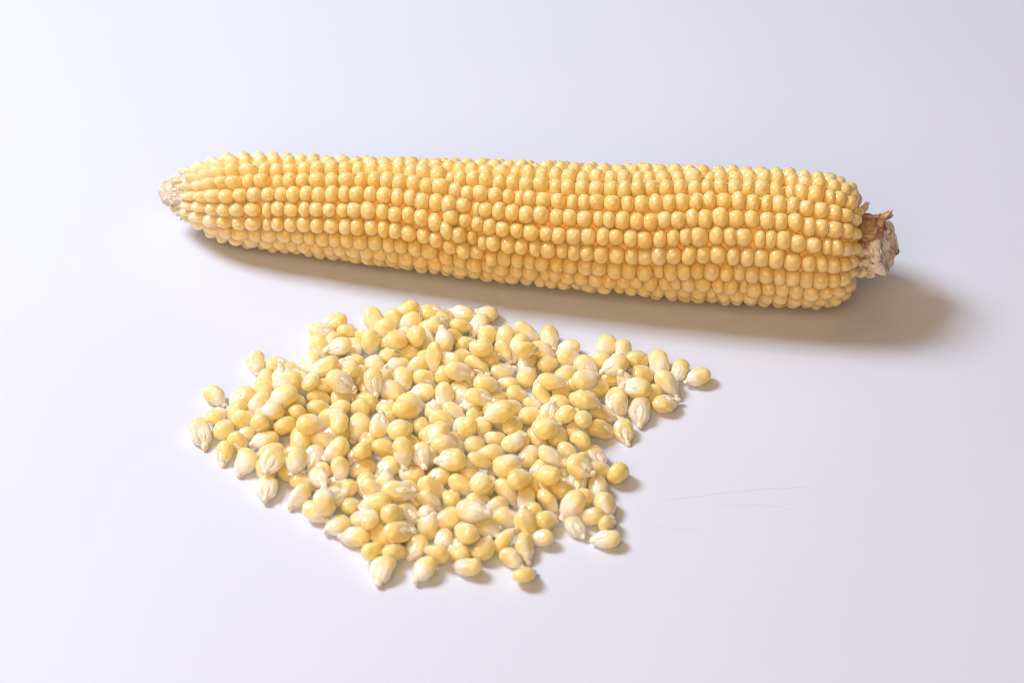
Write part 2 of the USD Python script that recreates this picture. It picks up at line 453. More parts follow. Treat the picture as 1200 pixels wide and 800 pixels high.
def strip(pts, widths, thick, seed, mat, name, owner):
    """A torn strip of dry husk: a bent, crinkled, thick ribbon through points (px along, up, toward)."""
    pts = np.array(pts, float)
    k = np.linspace(0, 1, len(pts))
    t = np.linspace(0, 1, 16)
    c = np.stack([PchipInterpolator(k, pts[:, a])(t) for a in range(3)], 1)
    wd = np.interp(t, np.linspace(0, 1, len(widths)), widths)
    V = []
    m = 12
    an = np.arange(m) * 2 * math.pi / m
    d = np.gradient(c, axis=0)
    d /= np.linalg.norm(d, axis=1, keepdims=True)
    for g in range(16):
        side = np.cross(d[g], [0, 0.75, 0.65])
        side /= np.linalg.norm(side)
        nn = np.cross(side, d[g])
        ring = c[g] + wd[g] * np.cos(an)[:, None] * side + thick * np.sin(an)[:, None] * nn
        ring += (meshkit.noise(np.c_[np.cos(an) * 1.5, np.sin(an) * 1.5, np.full(m, g * 0.5)] + seed, seed) - 0.5)[:, None] * thick * 1.8
        V.append(ring)
    V = np.vstack(V + [c[0][None], c[-1][None]])
    V = np.array([at_end(*p_) for p_ in V])
    return part(owner, name, V, grid_faces(16, m), mat)


# dry brown husk layers above the stub, with one torn piece sticking out
strip([(-14, 22, 12), (2, 22, 16), (16, 21, 16), (24, 19, 12)], (15, 17, 14, 7), 5, 3, HUSK, 'husk', stalk)
strip([(-14, 14, 26), (0, 14, 28), (12, 12, 30), (20, 7, 28)], (11, 13, 11, 5), 4, 5, HUSK, 'husk', stalk)
strip([(8, 25, 8), (18, 27, 8), (28, 32, 8), (34, 34, 8)], (5, 5.5, 6, 3), 4.2, 7, HUSK, 'husk', stalk)
strip([(-10, 22, 14), (-5, 32, 10), (2, 40, 6), (5, 46, 3)], (6, 5.5, 4.5, 2), 2.4, 9, CHAFF, 'husk', stalk)
strip([(-12, -20, 27), (0, -22, 27), (8, -24, 26)], (8, 8, 3), 3, 11, STALK, 'husk', stalk)
strip([(-12, -4, 33), (-2, -3, 32), (6, -4, 31)], (7, 6, 3), 3, 15, HUSK, 'husk', stalk)
strip([(-12, -34, 12), (2, -34, 12), (18, -36, 10)], (9, 9, 5), 4, 17, STALK, 'husk', stalk)

# ------------------------------------------------------------------ the loose kernels
L, W, T = 6.4, 2.2, 1.9


def profile(u):
    u = np.clip(u, 0, 1)
    crown = np.sqrt(np.clip(1 - (np.clip(u - 0.60, 0, 1) / 0.40) ** 2.1, 0, 1))
    taper = 1 - (1 - np.clip(u / 0.60, 0, 1)) ** 2.5
    g = np.where(u > 0.60, crown, taper)
    return np.sqrt(g ** 2 + 0.26 ** 2 * np.clip(u / 0.03, 0, 1) * (u < 0.6))


def kernel_shape(seed, tone):
    r = np.random.default_rng(seed)
    l, w, t = L * r.uniform(0.93, 1.07), W * r.uniform(0.9, 1.08), T * r.uniform(0.88, 1.1)
    dep = r.uniform(0.28, 0.62)
    bend = r.normal(0, 0.22)
    gc, gl, gw = r.uniform(0.31, 0.38), r.uniform(0.22, 0.28), r.uniform(0.36, 0.52)
    off = r.uniform(0, 50)
    cuts = [(r.uniform(0, 2 * math.pi), r.uniform(0.76, 1.08)) for _ in range(4)]

    def shape(u, th):
        f = profile(u)
        e = 2.2
        q = (np.abs(np.cos(th)) ** e + np.abs(np.sin(th)) ** e) ** (-1 / e)
        y, z = w * f * q * np.cos(th), t * f * q * np.sin(th)
        z = np.where(z > 0, z * 0.84, z)
        for ca, cd in cuts:          # faces pressed flat by the neighbours on the ear
            cy, cz = math.cos(ca), math.sin(ca)
            over = np.maximum(0, (y / w * cy + z / t * cz) - cd)
            y, z = y - 0.8 * over * cy * w, z - 0.8 * over * cz * t
        y = y + bend * (u - 0.5) ** 2 * 4
        dish = np.exp(-np.abs((u - gc) / gl) ** 3) * np.exp(-(y / (w * gw)) ** 4)
        z = np.where(np.sin(th) > 0, z - dep * dish * smoothstep(0, 0.5, np.sin(th)), z)
        x = (u - 0.5) * l
        p = np.stack([x, y, z], -1)
        nz = meshkit.fbm(p * 0.55 + off, 2, seed) - 0.5
        # floury wrinkles that run round the tapering end
        wr = np.sin(u * 62 + 5 * meshkit.noise(p * 0.8 + off, 2)) * smoothstep(0.40, 0.14, u) * 0.05 + (meshkit.noise(p * 2.3 + off, 9) - 0.5) * smoothstep(0.42, 0.12, u) * 0.22
        return p + np.stack([nz * 0, y * 0 + 0, z * 0], -1) + p * np.array([0, 1, 1]) * (0.30 * nz + wr)[..., None], dish

    nu, nv = 30, 26
    a = np.linspace(0.09, math.pi - 0.08, nu)
    th = np.arange(nv) * 2 * math.pi / nv
    U, TH = np.meshgrid((1 - np.cos(a)) / 2, th, indexing='ij')
    p, dish = shape(U, TH)
    tipp, crownp = np.array([-l / 2, bend, 0]), np.array([l / 2, bend, 0])
    v = np.vstack([p.reshape(-1, 3), tipp[None], crownp[None]])
    reach = {'w': 0.74, 'm': 0.52, 'y': 0.34}[tone] * r.uniform(0.85, 1.15)
    amt = {'w': 1.0, 'm': 0.92, 'y': 0.6}[tone]
    wh = amt * smoothstep(reach, reach * 0.25, U + 0.12 * (meshkit.noise(p * 1.1 + off, 4) - 0.5) - 0.1 * np.sin(TH)) + amt * 0.6 * dish
    wh = np.concatenate([np.clip(wh, 0, 1).ravel(), [amt, 0]])
    body = (v * 1e-3, grid_faces(nu, nv), wh)
    # the germ: a wrinkled leaf-shaped ridge lying in the dish
    gu, gv = 12, 9
    uu = np.linspace(gc - gl * 0.95, gc + gl * 0.8, gu)
    pts, k = [], 0
    for layer in (0, 1):
        for i_, u in enumerate(uu):
            s = math.sin(math.pi * np.clip((i_ + 0.35) / (gu - 0.3), 0, 1)) ** 0.6
            for q in np.linspace(-1, 1, gv):
                thv = math.pi / 2 - q * 0.34 * s * (1 + 0.5 * math.sin(i_ * 1.7 + off)  * 0.35)
                sp = shape(np.array(u), np.array(thv))[0]
                hgt = (1 - q * q) ** 0.7 * s * (0.34 - 0.16 * math.exp(-(q / 0.22) ** 2)) + 0.22 * (meshkit.noise(sp[None] * 2.6 + off, 6)[0] - 0.5) * s
                pts.append(sp + np.array([0, 0, hgt - 0.03 if layer == 0 else -0.12]))
    gf = []
    n1 = gu * gv
    for i_ in range(gu - 1):
        for q in range(gv - 1):
            A_, B_, C_, D_ = i_ * gv + q, i_ * gv + q + 1, (i_ + 1) * gv + q, (i_ + 1) * gv + q + 1
            gf += [(A_, B_, D_), (A_, D_, C_), (n1 + A_, n1 + D_, n1 + B_), (n1 + A_, n1 + C_, n1 + D_)]
    edge = [q for q in range(gv)] + [i_ * gv + gv - 1 for i_ in range(1, gu)] + [(gu - 1) * gv + q for q in range(gv - 2, -1, -1)] + [i_ * gv for i_ in range(gu - 2, 0, -1)]
    for i_ in range(len(edge)):
        A_, B_ = edge[i_], edge[(i_ + 1) % len(edge)]
        gf += [(B_, A_, n1 + A_), (B_, n1 + A_, n1 + B_)]
    germ = (np.array(pts) * 1e-3, np.array(gf))
    # the tip cap: a short crinkled cone with frayed rim
    V = []
    m = 14
    an = np.arange(m) * 2 * math.pi / m
    ln = r.uniform(0.12, 0.55)
    side = r.normal(0, 0.18, 2)
    for q, (xx, rad_) in enumerate([(0.95, 0.62), (0.6, 0.80), (0.2, 0.72), (-0.3 * ln, 0.62), (-0.75 * ln, 0.52), (-1.0 * ln, 0.34)]):
        fr = meshkit.fbm(np.stack([np.cos(an) * 1.7 + off, np.sin(an) * 1.7, np.full(m, q * 0.7)], 1), 3, seed) - 0.5
        rw = rad_ * (1 + 1.1 * fr)
        V.append(np.stack([-l / 2 + xx + 0.8 * fr * (q > 3), bend + side[0] * q / 5 + rw * np.cos(an), side[1] * q / 5 + rw * 0.85 * np.sin(an)], 1))
    V = np.vstack(V + [[[-l / 2 + 0.8, bend, 0]], [[-l / 2 - 0.72 * ln, bend + side[0], side[1]]]])
    f_ = grid_faces(6, m)[:, ::-1]
    return body, germ, (V * 1e-3, f_)


KERN = [
(-41.49,4.72,1.78,0.007,-0.159,0.042,0.986,1.075,'c','y',0),
(-43.43,0.55,1.92,0.158,-0.014,0.983,0.087,1.156,'g','w',0),
(-37.74,0.79,1.78,-0.115,0.906,-0.353,-0.205,0.925,'b','m',0),
(-43.95,-5.69,2.36,0.095,0.606,-0.572,-0.544,1.168,'c','m',0),
(-39.42,-6.76,3.91,0.222,-0.041,0.173,0.959,1.047,'g','w',0),
(-36.38,-4.63,1.65,0.089,-0.096,0.662,0.738,0.994,'g','w',0),
(-58.2,-9.5,1.65,0.666,0.729,0.107,-0.117,0.994,'b','m',0),
(-53.11,-10.23,1.61,0.094,0.014,0.984,-0.153,0.974,'g','m',0),
(-49.34,-13.22,1.71,0.143,-0.04,0.956,0.254,1.034,'g','m',0),
(-45.71,-10.53,1.93,0.694,0.687,0.204,-0.07,1.108,'b','w',0),
(-41.82,-15.58,5.58,0.96,0.123,0.221,0.117,1.091,'b','m',0),
(-36.36,-15.8,5.02,0.711,-0.653,0.236,-0.109,1.095,'c','m',0),
(-44.96,-19.66,5.02,0.084,-0.248,-0.653,0.711,0.931,'g','w',0),
(-55.86,-15.65,1.59,0.772,0.61,0.113,-0.143,0.94,'c','m',0),
(-50.15,-19.51,4.39,0.394,-0.201,0.059,0.895,1.159,'b','m',0),
(-50.6,-25.66,5.52,0.939,0.206,0.103,-0.257,1.118,'b','w',0),
(-38.01,-21.14,5.88,0.211,-0.097,0.963,0.139,1.2,'g','w',0),
(-37.53,-20.94,1.88,0.027,0.013,0.897,-0.442,1.135,'g','w',0),
(-66.44,-20.94,1.62,0.359,0.928,0.037,-0.097,0.978,'b','m',0),
(-60.48,-21.98,1.89,0.057,-0.149,0.354,0.921,1.14,'g','m',0),
(-32.11,5.46,1.84,0.599,0.782,0.083,-0.152,1.094,'c','y',0),
(-24.51,8.28,2.16,0.66,-0.135,0.278,0.684,1.065,'c','y',0),
(-18.51,8.44,1.64,0.105,0.005,0.993,-0.05,0.993,'g','y',0),
(-29.66,1.42,2.06,0.855,0.285,0.177,-0.396,1.05,'b','m',0),
(-23.81,4.32,2.01,0.852,0.275,0.168,-0.413,1.04,'b','w',0),
(-26.03,-4.87,4.84,-0.442,0.852,0.111,-0.258,1.112,'b','m',0),
(-32.33,-4.21,3.01,0.411,0.731,0.115,-0.532,1.059,'b','m',0),
(-21.86,-4.34,5.15,0.768,-0.284,0.525,-0.234,1.161,'c','m',0),
(-16.77,0.53,4.85,0.251,-0.099,0.89,-0.368,0.996,'g','w',0),
(-19.11,-2.95,2.45,0.849,-0.467,-0.226,-0.098,1.083,'b','w',0),
(-15.33,-5.08,4.45,-0.629,0.681,0.092,0.363,1.085,'b','w',0),
(-22.97,-5.94,1.64,-0.459,0.883,-0.046,-0.086,0.989,'b','m',0),
(-13.71,-12.32,5.2,-0.343,0.045,-0.42,0.839,0.967,'g','w',0),
(-31.14,-10.77,1.86,0.811,-0.579,0.064,0.046,1.121,'b','w',0),
(-17.58,-11.87,5.22,0.723,0.315,0.612,0.063,1.086,'c','m',0),
(-26.03,-11.77,2.57,0.804,0.131,-0.258,-0.519,1.039,'b','w',0),
(-21.43,-12.33,2.15,0.567,-0.067,0.386,0.725,1.078,'b','m',0),
(-19.44,-15.8,1.99,0.228,-0.485,0.828,0.163,1.003,'g','m',0),
(-11.83,-16.95,5.38,0.157,-0.47,0.867,0.05,1.067,'b','w',0),
(-30.89,-19.95,4.95,0.25,-0.083,0.746,0.611,1.008,'g','m',0),
(-24.62,-16.4,2.02,0.687,0.675,0.233,-0.136,1.063,'b','m',0),
(-27.26,-20.0,2.4,0.916,-0.296,-0.004,-0.272,1.119,'b','w',0),
(-31.99,-19.93,1.7,0.115,-0.062,0.87,0.476,1.026,'g','m',0),
(-20.45,-20.01,1.84,-0.015,-0.159,-0.085,0.983,1.109,'g','w',0),
(-33.79,-26.58,2.61,0.768,0.146,0.439,-0.442,0.978,'c','m',0),
(-11.95,7.98,1.72,-0.008,-0.111,-0.249,0.962,1.03,'b','w',0),
(-5.92,8.4,1.58,-0.021,-0.07,-0.292,0.954,0.954,'g','w',0),
(-7.79,3.64,1.73,0.082,-0.137,0.508,0.847,1.043,'c','w',0),
(-5.54,0.11,1.75,-0.577,0.813,-0.043,-0.06,1.056,'b','m',0),
(-11.8,2.09,2.41,-0.388,0.773,-0.458,-0.206,1.036,'c','m',0),
(-1.61,-1.65,1.97,0.641,0.643,-0.025,-0.419,1.031,'c','m',0),
(3.49,-0.05,2.29,0.096,0.843,-0.424,-0.318,1.144,'b','w',0),
(8.91,-1.72,2.4,0.53,0.597,0.495,0.343,1.15,'b','m',0),
(3.26,-9.31,5.21,0.371,-0.577,0.724,-0.079,0.965,'b','y',0),
(-7.23,-8.42,5.31,-0.304,-0.102,-0.463,0.826,1.132,'g','w',0),
(-10.68,-3.76,1.94,-0.347,0.675,-0.625,0.182,0.929,'b','m',0),
(-2.07,-6.45,2.03,0.122,0.673,-0.526,-0.507,0.999,'b','m',0),
(-5.8,-8.7,1.72,0.96,-0.231,0.155,0.038,1.038,'b','w',0),
(-1.87,-12.51,1.75,0.134,0.039,0.952,-0.271,1.058,'g','w',0),
(3.28,-9.74,1.62,0.83,0.557,0.03,-0.017,0.977,'b','m',0),
(3.45,-14.35,1.7,-0.551,0.835,0.003,-0.015,0.999,'b','m',0),
(6.94,-5.97,1.75,0.261,0.957,0.033,-0.123,1.055,'b','m',0),
(8.16,-10.17,1.66,-0.398,0.905,-0.061,-0.14,1.001,'b','m',0),
(12.3,-4.9,1.67,0.027,-0.148,0.177,0.973,1.005,'g','w',0),
(12.2,-13.52,1.82,-0.562,0.811,-0.094,-0.135,1.097,'b','m',0),
(8.97,-19.91,5.2,0.122,0.263,0.957,-0.022,1.115,'b','m',0),
(-5.64,-20.48,4.61,-0.094,0.987,0.029,-0.126,1.046,'b','m',0),
(-11.71,-20.24,1.74,0.057,-0.079,0.636,0.765,1.051,'g','m',0),
(-7.1,-25.17,4.94,0.136,-0.126,0.982,0.043,1.049,'g','m',0),
(-3.06,-21.47,1.68,0.112,0.098,0.763,-0.629,1.018,'g','m',0),
(1.52,-21.39,2.14,0.309,-0.033,0.951,0.009,1.014,'g','m',0),
(6.92,-22.07,1.94,0.173,0.817,-0.374,-0.404,0.977,'c','m',0),
(-14.97,-14.35,2.2,-0.245,0.736,0.387,-0.498,1.095,'c','m',0),
(10.9,-19.8,1.73,-0.642,0.766,-0.023,-0.024,1.044,'b','m',0),
(21.46,-4.13,1.82,0.831,0.515,0.142,-0.155,1.04,'b','m',0),
(25.31,-6.64,2.06,0.576,0.68,-0.079,-0.447,1.064,'c','w',0),
(28.79,-9.11,1.98,-0.268,0.917,0.113,-0.273,1.087,'c','m',0),
(33.43,-10.57,1.91,0.686,0.711,0.108,-0.112,1.149,'b','w',0),
(37.75,-12.27,1.71,0.056,-0.076,0.591,0.801,1.031,'g','m',0),
(41.99,-14.61,1.69,0.968,0.24,0.07,-0.017,1.022,'b','m',0),
(23.06,-14.64,5.17,0.174,-0.118,0.219,0.953,1.064,'g','m',0),
(23.31,-14.68,1.64,0.052,-0.006,0.997,0.052,0.991,'b','y',0),
(29.49,-14.2,2.05,-0.353,0.893,0.07,-0.269,1.139,'b','m',0),
(16.85,-11.98,2.02,0.135,-0.236,0.864,0.424,1.115,'g','w',0),
(16.55,-19.16,5.02,-0.22,0.956,0.141,-0.136,1.099,'b','w',0),
(18.54,-19.19,1.73,0.981,0.108,0.158,-0.013,1.042,'b','m',0),
(27.83,-21.18,4.1,0.222,0.053,-0.091,0.969,1.102,'g','m',0),
(35.01,-17.3,2.06,0.35,0.889,-0.118,-0.271,1.124,'b','w',0),
(34.28,-23.6,1.8,0.111,0.027,0.965,-0.235,1.085,'g','m',0),
(16.46,-26.58,5.37,0.097,0.981,-0.09,-0.141,1.03,'b','m',0),
(24.16,-25.35,2.79,0.411,-0.316,0.651,0.555,0.932,'g','w',0),
(28.43,-26.47,1.85,0.106,-0.118,0.661,0.734,1.116,'g','w',0),
(11.86,-30.36,4.6,-0.565,0.786,-0.25,0.029,1.025,'b','m',0),
(15.64,-32.32,4.95,-0.589,0.769,0.03,-0.246,0.991,'b','w',0),
(20.48,-27.22,1.84,0.158,0.0,0.987,0.008,1.112,'g','m',0),
(19.86,-32.77,2.03,0.265,-0.14,0.954,-0.022,1.074,'g','y',0),
(24.67,-32.58,1.58,0.123,-0.101,0.763,0.627,0.951,'c','y',0),
(10.11,-34.58,1.73,-0.672,0.74,-0.023,-0.023,1.043,'b','w',0),
(-55.35,-20.11,2.02,0.544,0.785,0.246,-0.165,1.031,'b','m',0),
(-56.34,-24.71,2.1,0.821,0.435,0.108,-0.355,1.119,'b','w',0),
(-52.84,-29.7,4.97,0.989,0.053,-0.066,-0.123,0.917,'b','w',0),
(-65.22,-27.62,1.7,-0.46,0.873,-0.074,-0.141,1.023,'c','w',0),
(-63.27,-32.16,1.72,-0.644,0.763,-0.03,-0.036,1.04,'b','m',0),
(-68.42,-33.47,1.91,0.129,-0.092,0.804,0.573,1.149,'g','w',0),
(-62.68,-39.92,1.84,-0.056,-0.387,0.568,0.724,0.974,'c','y',0),
(-58.8,-33.69,1.42,0.976,0.16,0.145,-0.021,0.86,'b','w',0),
(-54.49,-29.11,1.94,0.069,0.643,-0.637,-0.419,0.953,'c','m',0),
(-54.11,-35.71,1.77,0.005,-0.036,0.157,0.987,1.068,'g','m',0),
(-57.62,-42.93,1.83,0.763,0.627,0.123,-0.101,1.107,'b','w',0),
(-51.64,-45.92,4.98,0.212,-0.006,0.573,0.792,1.171,'g','m',0),
(-52.47,-51.08,1.79,0.071,-0.073,0.698,0.708,1.078,'b','w',0),
(-46.42,-45.97,4.86,0.733,0.61,0.02,-0.299,0.994,'b','w',0),
(-49.42,-31.51,2.14,-0.486,0.753,-0.441,-0.056,1.112,'b','y',0),
(-47.34,-27.7,2.54,0.462,0.083,0.659,-0.588,1.049,'c','m',0),
(-42.83,-25.73,1.99,-0.292,0.852,-0.403,-0.161,1.036,'c','m',0),
(-43.97,-34.79,5.51,-0.063,0.992,-0.01,-0.113,1.051,'b','m',0),
(-46.1,-36.04,1.89,0.73,0.681,0.044,-0.043,1.139,'b','y',0),
(-42.9,-41.13,1.64,0.098,-0.129,0.612,0.774,0.987,'g','w',0),
(-38.17,-42.85,5.19,0.931,0.144,0.283,-0.18,0.978,'b','w',0),
(-38.76,-34.01,1.73,0.009,-0.076,0.044,0.996,1.045,'g','m',0),
(-37.91,-33.58,5.42,0.738,-0.673,0.025,-0.024,1.045,'b','m',0),
(-41.24,-50.29,4.18,-0.103,-0.109,0.849,0.507,0.993,'g','w',0),
(-45.49,-53.9,1.93,0.444,-0.027,0.461,0.768,0.988,'b','w',0),
(-28.01,-24.97,1.78,-0.059,-0.082,-0.585,0.805,1.076,'g','w',0),
(-33.78,-32.06,1.9,0.77,0.618,0.124,-0.1,1.144,'b','m',0),
(-28.88,-33.68,4.41,0.161,-0.22,0.727,-0.63,1.1,'g','w',0),
(-24.64,-35.79,4.96,0.76,-0.624,0.176,-0.038,1.098,'b','w',0),
(-23.12,-27.82,3.75,0.127,0.473,0.8,-0.347,1.137,'c','m',0),
(-20.19,-30.55,1.51,0.794,-0.606,0.039,0.03,0.911,'b','m',0),
(-17.42,-25.88,1.66,0.013,0.014,-0.684,0.729,0.944,'g','m',0),
(-12.63,-26.72,1.8,0.238,0.931,-0.1,-0.256,1.001,'c','w',0),
(-32.22,-42.56,4.99,-0.593,0.782,-0.192,-0.031,0.966,'b','y',0),
(-16.21,-37.11,5.29,0.863,0.48,0.145,0.053,0.981,'b','w',0),
(-14.52,-41.61,5.71,0.17,0.979,-0.036,-0.107,1.055,'b','m',0),
(-11.04,-31.77,1.96,0.522,0.118,0.415,0.735,0.96,'b','w',0),
(-8.09,-37.15,1.69,-0.603,0.781,-0.099,-0.124,1.019,'b','w',0),
(-7.99,-27.27,1.76,0.345,-0.272,0.854,-0.277,0.907,'c','m',0),
(-6.41,-31.08,1.64,-0.676,0.718,-0.124,-0.113,0.982,'b','w',0),
(-23.61,-43.69,5.35,0.216,0.645,-0.405,-0.611,1.144,'c','m',0),
(-19.59,-43.56,4.55,0.077,-0.087,0.733,0.67,1.012,'g','w',0),
(-27.56,-38.81,2.02,-0.026,0.96,0.096,-0.261,1.073,'b','y',0),
(-13.12,-45.65,5.14,0.253,-0.133,-0.069,0.956,1.1,'g','m',0),
(-32.55,-45.09,1.68,0.987,0.075,0.141,-0.01,1.016,'b','m',0),
(-27.22,-44.76,1.85,-0.005,-0.097,0.446,0.89,1.091,'b','m',0),
(-21.72,-46.76,1.76,-0.023,-0.073,-0.264,0.961,1.065,'g','m',0),
(-16.21,-47.99,1.82,0.033,-0.14,0.255,0.956,1.099,'b','y',0),
(-6.82,-44.78,3.95,-0.239,0.895,-0.136,-0.35,1.006,'b','m',0),
(-36.92,-47.11,3.7,0.609,0.728,0.192,-0.252,0.949,'b','w',0),
(-35.0,-51.02,1.99,0.345,-0.619,-0.325,0.626,0.978,'c','m',0),
(-29.59,-53.32,3.8,0.373,0.353,0.858,0.021,1.011,'c','w',0),
(-24.07,-55.13,4.7,0.041,-0.278,0.959,-0.034,1.088,'g','m',0),
(-10.78,-50.46,2.1,0.342,0.587,0.732,-0.046,1.036,'c','m',0),
(-6.55,-52.9,5.2,0.734,-0.673,0.067,-0.058,1.022,'b','w',0),
(-9.26,-46.2,1.94,0.69,-0.654,-0.062,0.304,1.037,'b','w',0),
(-2.88,-30.64,5.6,0.958,0.039,0.229,-0.17,1.127,'b','m',0),
(4.23,-27.72,1.79,-0.258,0.94,0.085,-0.205,1.01,'b','m',0),
(0.08,-31.05,1.91,-0.569,0.811,-0.08,-0.109,1.156,'b','w',0),
(0.44,-39.1,4.1,-0.26,0.924,0.282,0.011,0.964,'b','w',0),
(5.71,-35.0,1.67,0.529,0.844,0.048,-0.077,1.009,'b','y',0),
(7.48,-35.5,4.97,-0.253,0.965,-0.003,-0.074,1.11,'b','m',0),
(14.82,-37.84,3.21,-0.416,0.668,-0.131,-0.603,1.086,'c','m',0),
(12.5,-39.98,1.97,0.361,0.416,0.831,0.076,0.99,'c','w',0),
(8.66,-44.57,4.97,0.184,0.128,0.96,0.165,1.042,'c','w',0),
(3.88,-40.75,1.69,-0.538,0.843,-0.007,-0.01,1.0,'b','w',0),
(-0.79,-47.86,5.44,-0.3,0.953,-0.011,0.034,1.11,'b','m',0),
(7.67,-50.53,5.13,0.843,-0.457,0.276,-0.059,1.088,'b','m',0),
(10.89,-45.14,1.65,0.024,-0.022,0.737,0.675,1.0,'g','w',0),
(14.62,-48.21,5.37,0.134,-0.049,0.958,0.25,1.078,'g','m',0),
(18.51,-41.25,1.69,0.113,-0.065,0.866,0.483,1.024,'g','w',0),
(22.83,-46.39,2.1,-0.116,0.606,0.556,-0.558,1.045,'c','y',0),
(14.08,-49.25,1.74,0.03,-0.023,0.711,0.703,1.055,'g','w',0),
(18.57,-51.17,1.68,0.636,0.754,0.106,-0.125,1.011,'b','w',0),
(-1.15,-52.83,2.1,0.274,0.844,-0.249,-0.388,1.08,'c','w',0),
(1.56,-51.85,5.37,-0.379,0.901,0.074,-0.198,1.082,'b','y',0),
(5.51,-50.55,1.82,0.176,-0.018,0.942,0.286,1.08,'c','y',0),
(-39.55,-58.2,4.86,0.738,-0.612,-0.266,0.095,1.127,'b','w',0),
(-41.54,-58.53,1.71,0.272,0.949,0.043,-0.153,1.031,'b','w',0),
(-34.33,-56.23,1.7,-0.56,0.783,0.002,-0.27,0.946,'c','m',0),
(-36.71,-62.39,1.68,0.983,0.168,0.073,-0.012,1.016,'b','w',0),
(-28.74,-59.17,5.04,0.984,-0.013,0.175,0.007,1.064,'b','m',0),
(-30.04,-63.47,5.15,-0.034,-0.085,-0.581,0.809,1.052,'g','w',0),
(-24.88,-62.41,4.76,0.529,-0.439,0.723,-0.075,1.091,'c','m',0),
(-32.86,-65.54,1.83,-0.004,-0.041,-0.058,0.997,1.106,'g','m',0),
(-21.92,-58.78,1.73,0.148,-0.058,0.915,0.372,1.042,'g','m',0),
(-23.52,-67.14,4.56,0.122,-0.231,0.96,-0.106,1.042,'g','y',0),
(-28.82,-70.3,1.97,0.432,-0.422,0.782,-0.154,0.981,'c','y',0),
(-26.97,-75.44,1.86,0.087,-0.133,0.542,0.825,1.122,'g','w',0),
(-19.95,-68.93,1.71,0.079,-0.139,0.495,0.854,1.032,'g','m',0),
(-17.57,-55.28,1.97,0.114,-0.653,0.685,0.302,0.974,'c','w',0),
(-13.04,-53.6,1.67,-0.182,-0.081,-0.688,0.698,0.972,'c','m',0),
(-6.83,-55.29,1.69,0.067,0.001,0.998,0.011,1.021,'g','m',0),
(-8.38,-61.29,4.85,-0.063,-0.056,0.972,0.221,1.159,'g','w',0),
(-14.03,-60.87,1.83,0.962,0.224,0.155,-0.035,1.104,'b','y',0),
(-14.4,-66.45,1.54,0.062,-0.088,0.572,0.813,0.931,'g','w',0),
(-0.59,-60.6,2.07,0.249,-0.476,0.834,0.126,1.041,'c','w',0),
(-5.18,-63.02,1.77,0.4,0.916,0.018,-0.032,1.068,'b','m',0),
(-9.39,-67.41,4.49,0.875,-0.457,0.068,0.143,1.094,'b','m',0),
(-5.78,-69.14,1.78,-0.575,0.814,-0.047,-0.065,1.074,'b','m',0),
(-1.32,-67.26,2.48,-0.262,0.758,-0.49,0.34,1.005,'b','m',0),
(-18.21,-75.42,1.79,0.872,0.476,0.101,-0.055,1.079,'b','w',0),
(-9.31,-74.4,1.68,0.97,-0.19,0.146,0.029,1.011,'b','w',0),
(0.02,-71.91,1.48,0.362,0.929,0.03,-0.076,0.893,'b','m',0),
(2.64,-76.83,1.79,-0.415,0.871,-0.228,-0.13,1.0,'c','y',0),
(3.0,-54.74,1.85,0.722,0.606,0.333,0.021,1.002,'c','w',0),
(7.94,-55.46,2.22,0.387,0.392,0.825,0.128,1.117,'c','m',0),
(12.74,-58.14,3.62,0.852,0.397,0.253,-0.229,1.124,'b','w',0),
(13.31,-62.78,1.62,0.095,-0.053,0.867,0.487,0.977,'g','w',0),
(19.77,-56.67,1.76,0.651,0.742,0.105,-0.123,1.062,'b','m',0),
(7.71,-61.05,1.96,0.314,-0.125,0.878,-0.338,1.056,'c','m',0),
(6.16,-65.89,1.57,0.981,-0.11,0.158,0.017,0.949,'b','w',0),
(20.08,-61.8,1.84,-0.077,0.674,0.562,-0.474,0.906,'c','m',0),
(19.69,-66.3,1.73,0.001,-0.066,0.02,0.998,1.044,'g','w',0),
(-10.37,-15.53,1.99,0.094,-0.353,0.801,0.475,1.06,'b','w',1),
(5.94,-45.57,1.67,0.899,0.41,0.142,-0.067,1.008,'b','m',1),
(4.68,-24.32,1.86,0.146,0.724,-0.655,-0.161,0.86,'b','m',1),
(0.91,-36.58,1.97,0.311,-0.12,0.213,0.919,1.048,'b','y',1),
(-43.39,-14.07,2.31,0.175,0.202,-0.634,0.725,1.009,'b','y',1),
(-16.31,-10.55,1.84,0.908,0.307,0.209,0.194,0.988,'b','m',1),
(-8.77,-23.41,1.7,0.006,-0.039,0.171,0.985,1.027,'b','m',1),
(-27.13,-50.19,2.34,0.68,-0.655,-0.239,-0.228,0.971,'b','m',1),
(-15.08,-30.61,2.21,0.118,-0.646,0.692,0.3,1.089,'b','m',1),
(7.16,-17.07,1.74,0.035,-0.111,0.3,0.947,1.051,'b','m',1),
(7.77,-40.25,2.07,-0.571,0.096,-0.415,0.702,1.011,'b','w',1),
(-17.15,-51.78,2.27,0.301,0.68,0.653,-0.145,1.07,'b','m',1),
(2.67,-68.88,1.74,0.662,0.735,0.102,-0.109,1.048,'b','m',1),
(-28.11,-30.06,1.89,0.694,0.393,0.051,-0.601,0.944,'b','y',1),
(-38.67,-13.83,2.65,-0.638,0.647,0.417,-0.02,1.04,'b','m',1),
(-40.51,-3.51,1.84,0.28,0.016,0.795,0.538,1.018,'b','y',1),
(15.1,-17.47,1.9,0.206,-0.497,0.832,-0.134,0.928,'b','m',1),
(-47.8,-41.39,1.97,0.447,-0.205,0.198,0.848,1.004,'b','y',1),
(-33.26,-40.85,1.79,0.888,0.458,0.029,-0.018,1.08,'b','m',1),
(-18.91,-7.71,1.99,0.073,0.528,0.744,-0.403,1.007,'b','y',1),
(-42.16,-18.67,2.4,-0.59,-0.103,0.062,0.798,1.149,'b','y',1),
(8.01,-29.35,2.79,-0.005,-0.323,0.733,-0.599,1.169,'b','m',1),
